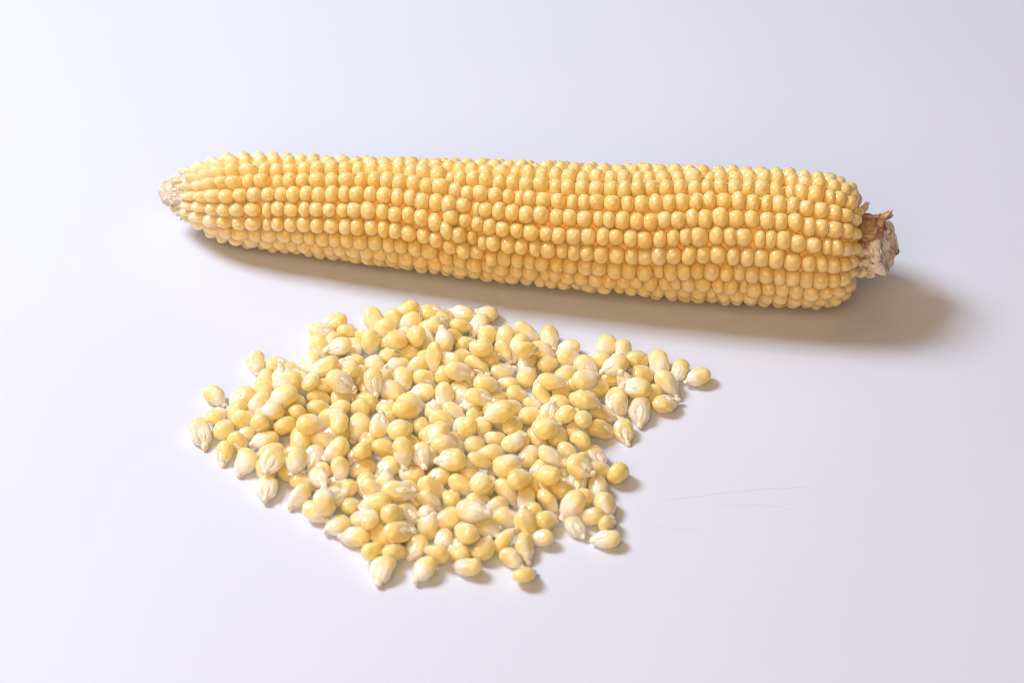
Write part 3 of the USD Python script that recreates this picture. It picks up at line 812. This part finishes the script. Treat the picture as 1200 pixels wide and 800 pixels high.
(25.64,-17.81,2.99,0.677,0.305,-0.501,0.445,1.029,'b','w',1),
(13.17,-8.63,2.21,0.125,0.746,0.602,-0.256,1.089,'b','w',1),
(-12.88,-43.53,1.97,0.043,-0.042,0.76,0.648,1.189,'b','w',1),
(-24.64,0.43,1.7,0.905,-0.395,0.144,0.062,1.027,'b','m',1),
(-17.64,-63.26,2.57,-0.445,0.772,0.224,0.394,0.987,'b','m',1),
(-30.4,-56.27,1.69,-0.058,-0.147,-0.367,0.917,1.02,'b','m',1),
(-27.74,5.21,1.87,0.033,-0.363,0.648,0.669,0.954,'b','y',1),
(-10.06,-63.45,1.58,-0.675,0.737,-0.024,-0.023,0.956,'b','m',1),
(14.3,-54.71,1.92,0.201,-0.195,0.145,0.949,1.065,'b','y',1),
(-9.68,-34.37,3.36,0.634,-0.327,0.575,0.402,1.021,'b','m',1),
(-23.08,-36.97,1.77,0.916,-0.369,0.147,0.059,1.067,'b','m',1),
(-39.8,-30.05,2.92,-0.222,-0.572,0.774,-0.157,1.084,'b','m',1),
(-2.47,-44.25,1.92,0.4,-0.174,0.263,0.861,0.996,'b','y',1),
(-29.74,-15.79,1.9,0.947,0.041,0.246,0.202,1.036,'b','w',1),
(19.76,-8.64,1.82,0.936,-0.314,0.136,-0.083,1.031,'b','m',1),
(-1.45,-17.02,1.9,-0.333,-0.137,-0.259,0.896,1.003,'b','w',1),
(-17.88,-59.35,2.53,0.691,0.617,-0.195,0.322,0.991,'b','m',1),
(10.14,-25.46,1.98,0.227,-0.133,0.57,0.778,1.072,'b','m',1),
(-38.53,-26.5,2.06,0.856,-0.036,0.28,0.433,1.04,'b','m',1),
(-34.59,-15.57,1.9,0.867,0.43,0.249,0.029,1.073,'b','m',1),
(-36.5,-9.71,1.86,-0.052,-0.153,-0.342,0.926,1.12,'b','m',1),
(-52.57,-39.93,2.07,0.933,-0.136,0.21,0.261,1.121,'b','y',1),
(-37.46,-44.55,1.6,0.078,-0.073,0.76,0.641,0.972,'b','m',1),
(-3.52,-57.64,1.96,0.517,-0.086,0.389,0.758,0.99,'b','w',1),
(-52.01,-16.47,2.77,0.659,-0.555,-0.39,-0.324,1.032,'b','w',1),
(-27.43,-60.84,1.75,0.014,-0.028,0.463,0.886,1.059,'b','m',1),
(1.62,-4.99,2.03,0.744,0.597,0.062,-0.293,1.116,'b','w',1),
(-38.6,-50.4,1.62,0.025,0.024,0.764,-0.645,0.983,'b','m',1),
(-3.95,-35.3,1.99,-0.353,0.002,-0.135,0.926,1.019,'b','m',1),
(-17.4,-34.51,2.27,-0.107,-0.139,0.933,-0.313,1.067,'b','y',1),
(-22.24,-53.06,1.88,0.104,-0.069,0.827,0.548,1.136,'b','m',1),
(-5.63,-50.08,1.9,0.025,0.018,0.804,-0.594,1.147,'b','m',1),
(-27.99,-2.22,1.68,-0.572,0.797,-0.156,-0.114,0.98,'b','m',1),
(-5.85,-17.51,1.84,0.213,0.005,0.966,0.144,1.035,'b','m',1),
(14.94,-43.21,2.6,-0.084,-0.547,-0.538,0.636,0.993,'b','w',1),
(-15.33,-22.27,2.22,-0.188,-0.548,0.477,0.661,1.109,'b','w',1),
(-22.58,-23.88,2.07,0.053,0.944,0.318,-0.07,1.081,'b','m',1),
(-61.23,-26.75,1.92,0.796,0.488,0.089,-0.348,1.025,'b','y',1),
(24.26,-11.06,2.84,-0.414,0.557,0.428,0.58,1.007,'b','w',1),
(-13.51,-1.61,2.13,-0.236,0.767,-0.57,-0.175,1.071,'b','y',1),
(-19.55,1.51,1.85,0.893,0.447,0.046,-0.026,1.119,'b','m',1),
(-11.41,-8.1,1.65,-0.256,0.964,-0.019,-0.069,0.996,'b','y',1),
(-7.29,-4.89,2.13,0.663,-0.137,0.292,0.676,1.027,'b','m',1),
(-58.94,-29.99,2.39,0.199,0.653,0.672,-0.289,1.058,'b','m',1),
(-22.55,-63.72,1.74,0.809,-0.585,0.044,0.026,1.051,'b','m',1),
(-0.05,-25.56,1.89,-0.336,0.916,0.005,-0.221,1.074,'b','w',1),
(-32.72,-23.51,2.04,0.576,-0.175,-0.145,0.785,0.98,'b','y',1),
(-51.0,-26.22,1.67,0.144,0.034,0.968,-0.201,1.008,'b','y',1),
(-33.4,-0.74,1.88,0.123,0.735,0.667,-0.025,0.903,'b','w',1),
(-41.0,-9.7,1.74,-0.683,0.718,-0.09,-0.096,1.054,'b','y',1),
(-7.93,-12.06,2.35,-0.187,-0.638,0.688,0.289,1.125,'b','y',1),
(31.32,-20.34,1.5,0.931,0.343,0.115,-0.042,0.906,'b','y',1),
(-48.29,-22.98,2.01,0.154,0.504,0.836,-0.155,1.006,'b','m',1),
(23.08,-21.83,1.84,0.017,-0.027,0.488,0.872,1.113,'b','y',1),
(14.78,-32.64,1.72,0.161,0.017,0.985,-0.064,1.04,'b','w',1),
(-59.93,-36.79,1.83,0.056,-0.553,0.721,0.413,0.917,'b','y',1),
(-4.26,-40.65,2.26,0.093,0.569,0.735,-0.355,1.132,'b','w',1),
(-31.29,-35.4,1.57,0.046,0.028,0.846,-0.53,0.95,'b','m',1),
(-17.76,-40.68,1.9,0.816,0.56,0.121,-0.081,1.146,'b','w',1),
(-53.04,-45.08,1.67,0.634,0.77,0.046,-0.058,1.009,'b','y',1),
(18.66,-45.79,1.86,-0.215,0.956,-0.159,-0.125,1.052,'b','m',1),
(-31.32,-50.08,1.74,0.068,-0.065,0.716,0.692,1.048,'b','m',1),
(-38.17,-54.98,2.78,-0.168,-0.469,0.856,-0.138,1.092,'b','m',1),
(0.8,-48.51,1.8,0.025,-0.022,0.798,0.602,1.085,'b','m',1),
(16.37,-59.57,1.92,-0.279,-0.161,-0.312,0.894,1.04,'b','w',1),
(-26.55,-66.28,1.89,0.273,0.952,0.034,-0.136,1.143,'b','y',1),
(2.77,-62.41,2.78,0.772,-0.517,-0.344,-0.133,1.1,'b','y',1),
(-15.83,-71.1,2.18,0.64,-0.451,-0.004,0.623,1.069,'b','m',1),
(-11.15,-69.81,1.75,-0.077,-0.105,-0.577,0.806,1.059,'b','m',1),
(-27.69,-6.98,1.73,0.146,0.069,0.892,-0.422,1.043,'b','w',1),
(-47.11,-17.62,1.89,0.594,0.77,0.189,-0.137,1.045,'b','w',1),
(14.46,-27.32,1.81,-0.07,-0.12,-0.489,0.861,1.097,'b','m',1),
(-3.89,-28.27,2.19,0.488,0.494,0.706,0.14,1.083,'b','y',1),
(-24.13,-31.79,1.74,-0.675,0.735,-0.046,-0.043,1.053,'b','y',1),
(-12.9,-37.66,1.92,0.127,-0.142,0.856,0.481,1.121,'b','m',1),
(-48.86,-45.13,1.71,-0.017,-0.028,-0.467,0.884,1.032,'b','m',1),
(-40.88,-37.1,2.45,0.328,0.569,0.741,-0.143,1.081,'b','w',1),
(10.14,-51.36,2.02,-0.273,-0.109,-0.462,0.837,1.11,'b','m',1),
(3.52,-58.7,1.94,0.533,-0.197,0.213,0.795,0.972,'b','m',1),
(-24.26,-70.41,1.98,0.134,0.408,0.832,-0.353,1.032,'b','m',1),
(15.97,-23.2,2.3,0.117,0.375,0.915,0.095,1.167,'b','w',1),
(-21.6,-42.65,1.63,0.35,0.936,0.013,-0.03,0.983,'b','m',1),
(-38.09,-39.95,2.29,-0.589,-0.412,0.016,0.695,1.131,'b','w',1),
(-41.79,-46.28,1.86,0.314,-0.083,0.115,0.939,0.976,'b','m',1),
(-15.4,5.76,2.01,-0.531,0.767,0.061,-0.353,1.078,'b','m',1),
(-42.95,-22.09,1.95,0.193,0.539,0.79,-0.22,0.976,'b','m',1),
(-55.46,-32.02,3.31,0.622,0.192,0.583,-0.486,1.007,'b','m',1),
(-44.79,-49.42,1.69,0.175,0.976,0.021,-0.125,1.024,'b','y',1),
(-31.91,-60.48,1.76,0.749,-0.627,0.082,0.199,1.012,'b','w',1),
]
LABELS = [
"golden kernel, groove up, tip left, heap's rear edge, left",
"cream kernel, groove up, tip right, heap's rear edge, left",
"yellow kernel, on its side, tip right, heap's rear edge, left",
"yellow kernel, groove up, tip lower right, heap's rear edge, left",
"cream kernel, groove up, tip left, heap's rear edge, left",
"cream kernel, groove up, tip bottom, heap's rear edge, left",
"yellow kernel, back up, tip bottom, heap's rear part, far left, first from left",
"yellow kernel, groove up, tip right, heap's rear part, far left",
"yellow kernel, groove up, tip lower right, heap's rear part, far left",
"cream kernel, back up, tip bottom, heap's rear part, left",
"yellow kernel, back up, tip lower left, heap's rear part, left, the left one",
"yellow kernel, back up, crown facing viewer, heap's rear part, left",
"cream kernel, on its side, crown facing viewer, heap's rear part, left",
"yellow kernel, back up, tip bottom, heap's rear part, far left, second from left",
"yellow kernel, groove up, tip left, heap's rear part, far left",
"cream kernel, back up, tip lower left, heap's rear part, far left",
"cream kernel, groove up, tip lower right, heap's rear part, left",
"cream kernel, groove up, tip upper right, heap's rear part, left",
"yellow kernel, back up, tip lower right, heap's rear part, far left",
"yellow kernel, groove up, tip lower left, heap's middle, far left",
"golden kernel, back up, tip bottom, heap's rear edge, left",
'golden rearmost kernel of the heap, nearest the ear',
"golden kernel, groove up, tip right, heap's rear edge, centre",
"yellow kernel, back up, tip lower left, heap's rear edge, left",
"cream kernel, back up, tip lower left, heap's rear edge, centre",
"yellow kernel, back up, tip upper right, heap's rear edge, centre",
"yellow kernel, back up, tip bottom, heap's rear edge, left",
"yellow kernel, on its side, crown facing viewer, heap's rear edge, centre, the left one",
"cream kernel, groove up, tip right, heap's rear edge, centre",
"cream kernel, back up, tip upper left, heap's rear edge, centre",
"cream kernel, back up, tip top, heap's rear edge, centre",
"yellow kernel, back up, tip upper right, heap's rear part, centre",
"cream kernel, on its side, tip upper left, heap's rear part, centre",
"cream kernel, back up, tip upper left, heap's rear part, left, the left one",
"yellow kernel, back up, tip bottom, heap's rear part, centre, the right one",
"cream kernel, back up, tip left, heap's rear part, centre, the left one",
"yellow kernel, groove up, tip lower left, heap's rear part, centre",
"yellow kernel, groove up, tip lower right, heap's rear part, centre",
"cream kernel, groove up, tip right, heap's rear part, centre",
"yellow kernel, groove up, tip bottom, heap's rear part, left",
"yellow kernel, back up, tip bottom, heap's rear part, centre, the left one",
"cream kernel, back up, tip upper left, heap's rear part, left, the right one",
"yellow kernel, groove up, tip lower right, heap's rear part, left",
"cream kernel, groove up, tip left, heap's rear part, centre",
"yellow kernel, back up, tip lower left, heap's middle, left",
"cream kernel, groove up, tip left, heap's rear edge, centre",
"cream kernel, groove up, tip left, heap's rear edge, right",
"cream kernel, groove up, tip lower left, heap's rear edge, centre",
"yellow kernel, back up, tip upper right, heap's rear edge, right",
"yellow kernel, on its side, tip right, heap's rear edge, centre",
"yellow kernel, back up, tip bottom, heap's rear edge, right, the left one",
"cream kernel, on its side, tip lower right, heap's rear edge, right",
"yellow kernel, back up, tip bottom, heap's rear edge, right, the right one",
"golden kernel, groove up, tip right, heap's rear part, right",
"cream kernel, on its side, tip left, heap's rear edge, centre",
"yellow kernel, on its side, tip upper right, heap's rear edge, centre",
"yellow kernel, on its side, tip lower right, heap's rear part, right",
"cream kernel, back up, tip left, heap's rear part, centre, the right one",
"cream kernel, groove up, tip right, heap's rear part, right",
"yellow kernel, back up, tip lower left, heap's rear part, right",
"yellow kernel, back up, tip upper right, heap's rear part, right",
"yellow kernel, back up, tip lower right, heap's rear part, right",
"yellow kernel, back up, tip right, heap's rear part, right, the right one",
"cream kernel, groove up, tip lower left, heap's rear edge, right",
"yellow kernel, back up, crown facing viewer, heap's rear part, right",
"yellow kernel, on its side, tip right, heap's rear part, right",
"yellow kernel, back up, tip right, heap's rear part, right, the left one",
"yellow kernel, groove up, tip bottom, heap's rear part, centre",
"yellow kernel, groove up, tip right, heap's rear part, centre",
"yellow kernel, on its side, crown facing viewer, heap's middle, right, the left one",
"yellow kernel, groove up, tip lower right, heap's rear part, right",
"yellow kernel, on its side, tip lower right, heap's middle, right",
"yellow kernel, back up, crown facing viewer, heap's rear part, centre",
"yellow kernel, back up, tip top, heap's rear part, right",
"yellow kernel, back up, tip lower left, heap's rear edge, far right",
"cream kernel, back up, tip bottom, heap's rear part, far right, the left one",
"yellow kernel, back up, tip right, heap's rear part, far right, the left one",
"cream kernel, back up, tip bottom, heap's rear part, far right, the right one",
"yellow kernel, groove up, tip bottom, heap's rear part, far right",
'yellow rightmost kernel of the heap',
"yellow kernel, groove up, tip lower left, heap's rear part, far right",
"golden kernel, groove up, tip right, heap's rear part, far right",
"yellow kernel, back up, tip right, heap's rear part, far right, the right one",
"cream kernel, groove up, tip lower right, heap's rear part, far right",
"cream kernel, back up, tip right, heap's rear part, far right",
"yellow kernel, back up, tip left, heap's rear part, far right, the left one",
"yellow kernel, groove up, tip left, heap's rear part, far right",
"cream kernel, back up, tip lower right, heap's rear part, far right",
"yellow kernel, groove up, tip right, heap's middle, far right, the right one",
"yellow kernel, back up, tip right, heap's middle, far right",
"cream kernel, groove up, tip bottom, heap's middle, far right, the left one",
"cream kernel, groove up, tip bottom, heap's middle, far right, the right one",
"yellow kernel, on its side, tip upper right, heap's middle, right",
"cream kernel, back up, crown facing viewer, heap's middle, far right",
"yellow kernel, groove up, tip right, heap's middle, far right, the left one",
"golden kernel, groove up, tip right, heap's middle, far right",
"golden kernel, groove up, tip bottom, heap's middle, far right",
"cream kernel, back up, tip top, heap's middle, right",
"yellow kernel, back up, tip bottom, heap's rear part, far left, third from left",
"cream kernel, back up, tip lower left, heap's middle, far left, the right one",
"cream kernel, back up, tip left, heap's middle, far left",
"cream kernel, back up, tip upper right, heap's middle, far left",
"yellow kernel, back up, tip top, heap's middle, far left",
'cream leftmost kernel of the heap',
"golden kernel, groove up, tip bottom, heap's front part, far left",
"cream kernel, back up, tip lower left, heap's middle, far left, the left one",
None,
"yellow kernel, groove up, tip left, heap's middle, far left",
"cream kernel, back up, tip bottom, heap's front part, far left, the left one",
"yellow kernel, groove up, tip lower left, heap's front part, far left",
"cream kernel, groove up, tip bottom, heap's front part, far left",
"cream kernel, back up, tip bottom, heap's front part, far left, the right one",
"golden kernel, on its side, tip right, heap's middle, far left",
"yellow kernel, on its side, crown facing viewer, heap's middle, far left",
"yellow kernel, on its side, tip right, heap's middle, left",
"yellow kernel, back up, tip right, heap's middle, left, the left one",
"golden kernel, back up, tip bottom, heap's middle, far left",
"cream kernel, groove up, tip bottom, heap's front part, left",
"cream kernel, back up, tip lower left, heap's middle, left",
"half-hidden yellow kernel, groove up, tip left, heap's middle, left",
"yellow kernel, back up, tip top, heap's middle, left",
"cream kernel, groove up, tip lower right, heap's front part, left",
"cream kernel, groove up, tip lower left, heap's front part, far left",
"cream kernel, on its side, tip upper left, heap's middle, left",
"yellow kernel, back up, tip bottom, heap's middle, left",
"cream kernel, groove up, tip top, heap's middle, left",
"cream kernel, back up, crown facing viewer, heap's middle, centre, first from left",
"yellow kernel, on its side, tip right, heap's middle, centre",
"yellow kernel, back up, tip upper left, heap's middle, centre",
"yellow kernel, groove up, tip top, heap's middle, centre",
"cream kernel, back up, tip lower right, heap's middle, centre",
"golden kernel, on its side, crown facing viewer, heap's middle, left",
"cream kernel, back up, tip lower left, heap's middle, centre",
"yellow kernel, back up, tip right, heap's middle, centre, the right one",
"half-hidden cream kernel, groove up, tip lower left, heap's middle, centre",
"cream kernel, back up, crown facing viewer, heap's middle, centre, second from left",
"yellow kernel, groove up, tip right, heap's middle, centre",
"cream kernel, back up, crown facing viewer, heap's middle, centre, third from left",
"yellow kernel, on its side, tip bottom, heap's front part, centre",
"cream kernel, groove up, tip bottom, heap's front part, centre",
"golden kernel, back up, tip right, heap's middle, left",
"yellow kernel, groove up, tip left, heap's front part, centre, the right one",
"yellow kernel, back up, tip left, heap's front part, left, the left one",
"yellow kernel, groove up, tip lower left, heap's front part, left",
"yellow kernel, groove up, tip left, heap's front part, centre, the left one",
"golden kernel, groove up, tip lower left, heap's front part, centre",
"yellow kernel, on its side, tip lower right, heap's front part, centre",
"cream kernel, back up, tip bottom, heap's front part, left",
"yellow kernel, on its side, crown facing viewer, heap's front part, left, the left one",
"cream kernel, on its side, tip lower right, heap's front part, left",
"yellow kernel, groove up, tip right, heap's front part, centre, the left one",
"yellow kernel, back up, tip lower right, heap's front part, centre, the right one",
"cream kernel, back up, tip top, heap's front part, centre",
"cream kernel, on its side, crown facing viewer, heap's front part, centre",
"yellow kernel, back up, tip left, heap's middle, right",
"yellow kernel, back up, tip right, heap's middle, right, the left one",
"cream kernel, back up, tip upper right, heap's middle, right, the left one",
"cream kernel, back up, tip upper right, heap's middle, right, the right one",
"golden kernel, back up, tip lower right, heap's middle, right",
"yellow kernel, back up, tip right, heap's middle, right, the right one",
"yellow kernel, on its side, crown facing viewer, heap's middle, right, the right one",
"cream kernel, on its side, tip lower right, heap's front part, right, third from left",
"cream kernel, on its side, tip lower right, heap's front part, right, second from left",
"cream kernel, back up, tip upper right, heap's front part, right",
"yellow kernel, back up, tip upper right, heap's front part, right",
"yellow kernel, back up, crown facing viewer, heap's front part, right",
"half-hidden cream kernel, groove up, tip bottom, heap's front part, right",
"yellow kernel, groove up, tip lower right, heap's front part, right",
"cream kernel, groove up, tip lower right, heap's front part, far right",
"golden kernel, on its side, crown facing viewer, heap's front part, far right",
"cream kernel, groove up, tip bottom, heap's front part, right",
"cream kernel, back up, tip bottom, heap's front part, far right",
"cream kernel, on its side, tip lower right, heap's front part, right, first from left",
"golden kernel, back up, tip right, heap's front part, right",
"golden kernel, groove up, tip lower right, heap's front part, right",
"cream kernel, back up, tip top, heap's front part, left",
"cream kernel, back up, tip lower right, heap's front edge, left",
"yellow kernel, on its side, crown facing viewer, heap's front part, left, the right one",
"cream kernel, back up, tip left, heap's front edge, left",
"yellow kernel, back up, tip left, heap's front part, left, the right one",
"cream kernel, groove up, tip upper left, heap's front edge, left",
"yellow kernel, on its side, crown facing viewer, heap's front edge, left",
"yellow kernel, groove up, tip left, heap's front edge, left",
"yellow kernel, groove up, tip lower right, heap's front edge, centre",
"golden kernel, groove up, tip right, heap's front edge, centre",
"golden kernel, groove up, tip right, heap's front edge, left",
"cream kernel, groove up, tip lower left, heap's front edge, left",
"yellow kernel, groove up, tip lower left, heap's front edge, centre",
"cream kernel, groove up, tip lower right, heap's front part, centre",
"yellow kernel, on its side, crown facing viewer, heap's front part, centre",
"yellow kernel, groove up, tip right, heap's front part, centre, the right one",
"cream kernel, groove up, tip right, heap's front part, centre",
"golden kernel, back up, tip lower left, heap's front edge, centre",
"cream kernel, groove up, tip lower left, heap's front edge, centre",
"cream kernel, groove up, tip lower right, heap's front edge, right, the left one",
"yellow kernel, back up, tip lower right, heap's front edge, right, the left one",
"yellow kernel, back up, tip upper left, heap's front edge, centre",
"yellow kernel, back up, tip upper right, heap's front edge, centre",
"yellow kernel, on its side, tip upper right, heap's front edge, right",
"cream kernel, back up, tip lower left, heap's front edge, centre",
"cream kernel, back up, tip left, heap's front edge, centre",
"yellow kernel, back up, tip lower right, heap's front edge, right, the right one",
'golden kernel nearest the viewer, at the front of the heap',
"cream kernel, back up, tip bottom, heap's front part, right",
"yellow kernel, on its side, tip lower right, heap's front part, right",
"cream kernel, back up, tip lower left, heap's front part, right",
"cream kernel, groove up, tip lower right, heap's front edge, right, the right one",
"yellow kernel, back up, tip bottom, heap's front part, far right",
"yellow kernel, groove up, tip right, heap's front edge, right",
"cream kernel, back up, tip left, heap's front edge, right",
"yellow kernel, back up, tip right, heap's front edge, far right",
"cream kernel, groove up, tip left, heap's front edge, far right",
"half-hidden cream kernel, groove up, tip lower right, heap's rear part, centre",
"yellow kernel, back up, tip lower left, heap's front part, right",
"yellow kernel, groove up, tip right, heap's middle, right",
"golden kernel, groove up, tip lower left, heap's middle, right",
None,
None,
"half-hidden yellow kernel, groove up, tip left, heap's middle, centre",
"yellow kernel, back up, tip top, heap's front part, left",
"yellow kernel, groove up, tip lower right, heap's middle, centre, the left one",
None,
None,
"yellow kernel, back up, tip lower right, heap's front part, centre, the left one",
"yellow kernel, back up, tip bottom, heap's front edge, right",
"half-hidden golden kernel, back up, tip lower left, heap's middle, left",
None,
"half-hidden golden kernel, groove up, tip bottom, heap's rear edge, left",
"half-hidden yellow kernel, groove up, tip right, heap's rear part, right",
"half-hidden golden kernel, groove up, tip lower left, heap's front part, far left",
"half-hidden yellow kernel, back up, tip lower left, heap's front part, left",
None,
"golden kernel, back up, tip left, heap's rear part, left",
"yellow kernel, groove up, tip top, heap's middle, right",
"cream kernel, groove up, tip upper left, heap's rear part, far right",
"cream kernel, back up, tip right, heap's rear part, right",
None,
None,
"yellow kernel, back up, tip top, heap's front edge, centre",
None,
"golden kernel, groove up, tip bottom, heap's rear edge, left",
None,
"golden kernel, groove up, tip lower left, heap's front part, right",
"yellow kernel, groove up, tip bottom, heap's middle, centre",
"half-hidden yellow kernel, back up, tip left, heap's middle, centre",
"yellow kernel, groove up, tip upper right, heap's middle, left, the left one",
"half-hidden golden kernel, groove up, tip lower left, heap's front part, right",
"half-hidden cream kernel, on its side, tip lower left, heap's rear part, left",
"yellow kernel, back up, tip left, heap's rear part, far right, the right one",
"cream kernel, on its side, tip left, heap's rear part, right",
"yellow kernel, on its side, tip facing viewer, heap's front part, centre",
"yellow kernel, groove up, tip bottom, heap's middle, right",
"yellow kernel, on its side, tip lower left, heap's middle, left",
"yellow kernel, back up, tip lower left, heap's rear part, left, the right one",
"yellow kernel, on its side, tip left, heap's rear part, left",
"golden kernel, on its side, tip left, heap's middle, far left",
None,
"cream kernel, groove up, tip lower left, heap's front part, right",
"cream kernel, back up, tip top, heap's rear part, far left",
None,
"cream kernel, back up, tip bottom, heap's rear edge, right",
"yellow kernel, groove up, tip top, heap's front part, left",
"yellow kernel, on its side, tip left, heap's middle, right",
"golden kernel, groove up, tip upper right, heap's middle, centre",
"yellow kernel, groove up, tip lower right, heap's front part, centre",
"half-hidden yellow kernel, groove up, tip upper right, heap's front part, centre",
"half-hidden yellow kernel, on its side, crown facing viewer, heap's rear edge, left",
None,
"half-hidden cream kernel, on its side, crown facing viewer, heap's front part, far right",
"cream kernel, on its side, tip bottom, heap's middle, centre",
"yellow kernel, back up, tip right, heap's middle, centre, the left one",
"golden kernel, back up, tip lower left, heap's middle, far left",
None,
"half-hidden golden kernel, groove up, tip right, heap's rear edge, centre",
"half-hidden yellow kernel, back up, tip lower left, heap's rear edge, centre",
"half-hidden golden kernel, back up, tip right, heap's rear part, centre",
None,
"yellow kernel, back up, tip lower right, heap's middle, far left",
"half-hidden yellow kernel, back up, tip upper left, heap's front edge, centre",
"half-hidden cream kernel, back up, tip right, heap's middle, right",
"golden kernel, groove up, tip left, heap's middle, left",
None,
None,
None,
"golden kernel, groove up, tip lower right, heap's rear part, centre",
"golden kernel, back up, tip lower left, heap's rear part, far right",
"half-hidden yellow kernel, back up, tip right, heap's middle, far left",
"golden kernel, groove up, tip lower left, heap's middle, far right",
"cream kernel, groove up, tip right, heap's middle, right",
"golden kernel, groove up, tip lower right, heap's middle, far left",
"cream kernel, back up, tip right, heap's front part, right",
"yellow kernel, groove up, tip upper right, heap's middle, left, the right one",
"cream kernel, back up, tip lower left, heap's front part, centre",
"half-hidden golden kernel, back up, tip bottom, heap's front part, far left",
"yellow kernel, on its side, tip right, heap's front part, far right",
"yellow kernel, groove up, tip bottom, heap's front part, left",
"yellow kernel, groove up, tip right, heap's front part, left",
None,
"cream kernel, on its side, tip left, heap's front edge, far right",
"golden kernel, back up, tip lower right, heap's front edge, left",
"golden kernel, back up, tip top, heap's front edge, right",
"yellow kernel, on its side, tip left, heap's front edge, centre",
"yellow kernel, on its side, crown facing viewer, heap's front edge, centre",
"cream kernel, on its side, tip right, heap's rear part, left",
"half-hidden cream kernel, back up, tip bottom, heap's rear part, far left",
None,
"half-hidden golden kernel, back up, tip lower right, heap's middle, right",
None,
"yellow kernel, groove up, tip lower right, heap's middle, centre, the right one",
"yellow kernel, groove up, tip upper left, heap's front part, far left",
"cream kernel, back up, tip lower right, heap's middle, left",
"yellow kernel, on its side, tip left, heap's front part, right",
"yellow kernel, groove up, tip lower left, heap's front part, right",
"yellow kernel, on its side, tip right, heap's front edge, centre",
"half-hidden cream kernel, on its side, tip right, heap's middle, far right",
None,
"half-hidden cream kernel, back up, tip lower left, heap's middle, left",
"half-hidden yellow kernel, groove up, tip left, heap's front part, left",
"yellow kernel, on its side, crown facing viewer, heap's rear edge, centre, the right one",
"yellow kernel, back up, tip right, heap's middle, left, the right one",
"yellow kernel, back up, tip lower left, heap's middle, far left",
"golden kernel, back up, tip lower right, heap's front part, left",
"half-hidden cream kernel, on its side, crown facing viewer, heap's front edge, left",
]
protos, deep = {}, [[], [], [], 0]
for n, (x, y, z, qx, qy, qz, qw, s, face, tone, fill) in enumerate(KERN):
    fam = protos.setdefault(tone, [])
    if LABELS[n] is None:           # hardly seen at all, low in the heap
        body = kernel_shape(1000 + n, tone)[0]
        q = Gf.Matrix3d(Gf.Quatd(qw, qx, qy, qz))
        deep[0].append(body[0] * s @ np.array(q) + np.array([x, y, z]) * 1e-3)
        deep[1].append(outward(body[0], body[1]) + deep[3])
        deep[2].append(body[2])
        deep[3] += len(body[0])
        continue
    th = thing('corn_kernel', LABELS[n], 'corn kernel', 'loose kernels in the heap')
    th.AddTranslateOp().Set(Gf.Vec3d(x * 1e-3, y * 1e-3, z * 1e-3))
    th.AddOrientOp().Set(Gf.Quatf(qw, qx, qy, qz))
    th.AddScaleOp().Set(Gf.Vec3f(s, s, s))
    if len(fam) < 26:
        body, germ, cap = kernel_shape(1000 + n, tone)
        lvl = {'w': 0.75, 'm': 0.5, 'y': 0.22}[tone] + 0.08 * math.sin(n * 2.3)
        part(th, 'body', body[0], body[1], LOOSE, prim={'white': body[2], 'tone': np.full(len(body[0]), lvl)})
        part(th, 'germ', germ[0], germ[1], GERM)
        part(th, 'tip_cap', cap[0], cap[1], TIPCAP)
        fam.append(th.GetPath())
    else:
        th.GetPrim().GetReferences().AddInternalReference(fam[n % 26])
        th.GetPrim().SetInstanceable(True)
if deep[0]:
    v = np.vstack(deep[0])
    m = usdkit.mesh(stage, '/World/buried_kernels', (v, np.vstack(deep[1])), LOOSE, smooth=True)
    for k, a in (('white', np.concatenate(deep[2])), ('tone', np.full(len(v), 0.45))):
        UsdGeom.PrimvarsAPI(m).CreatePrimvar(k, Sdf.ValueTypeNames.FloatArray, 'vertex').Set(Vt.FloatArray.FromNumpy(np.asarray(a, np.float32)))
    tag(m, 'yellow corn kernels buried low in the heap, almost hidden by the others', 'corn kernels', kind='stuff')
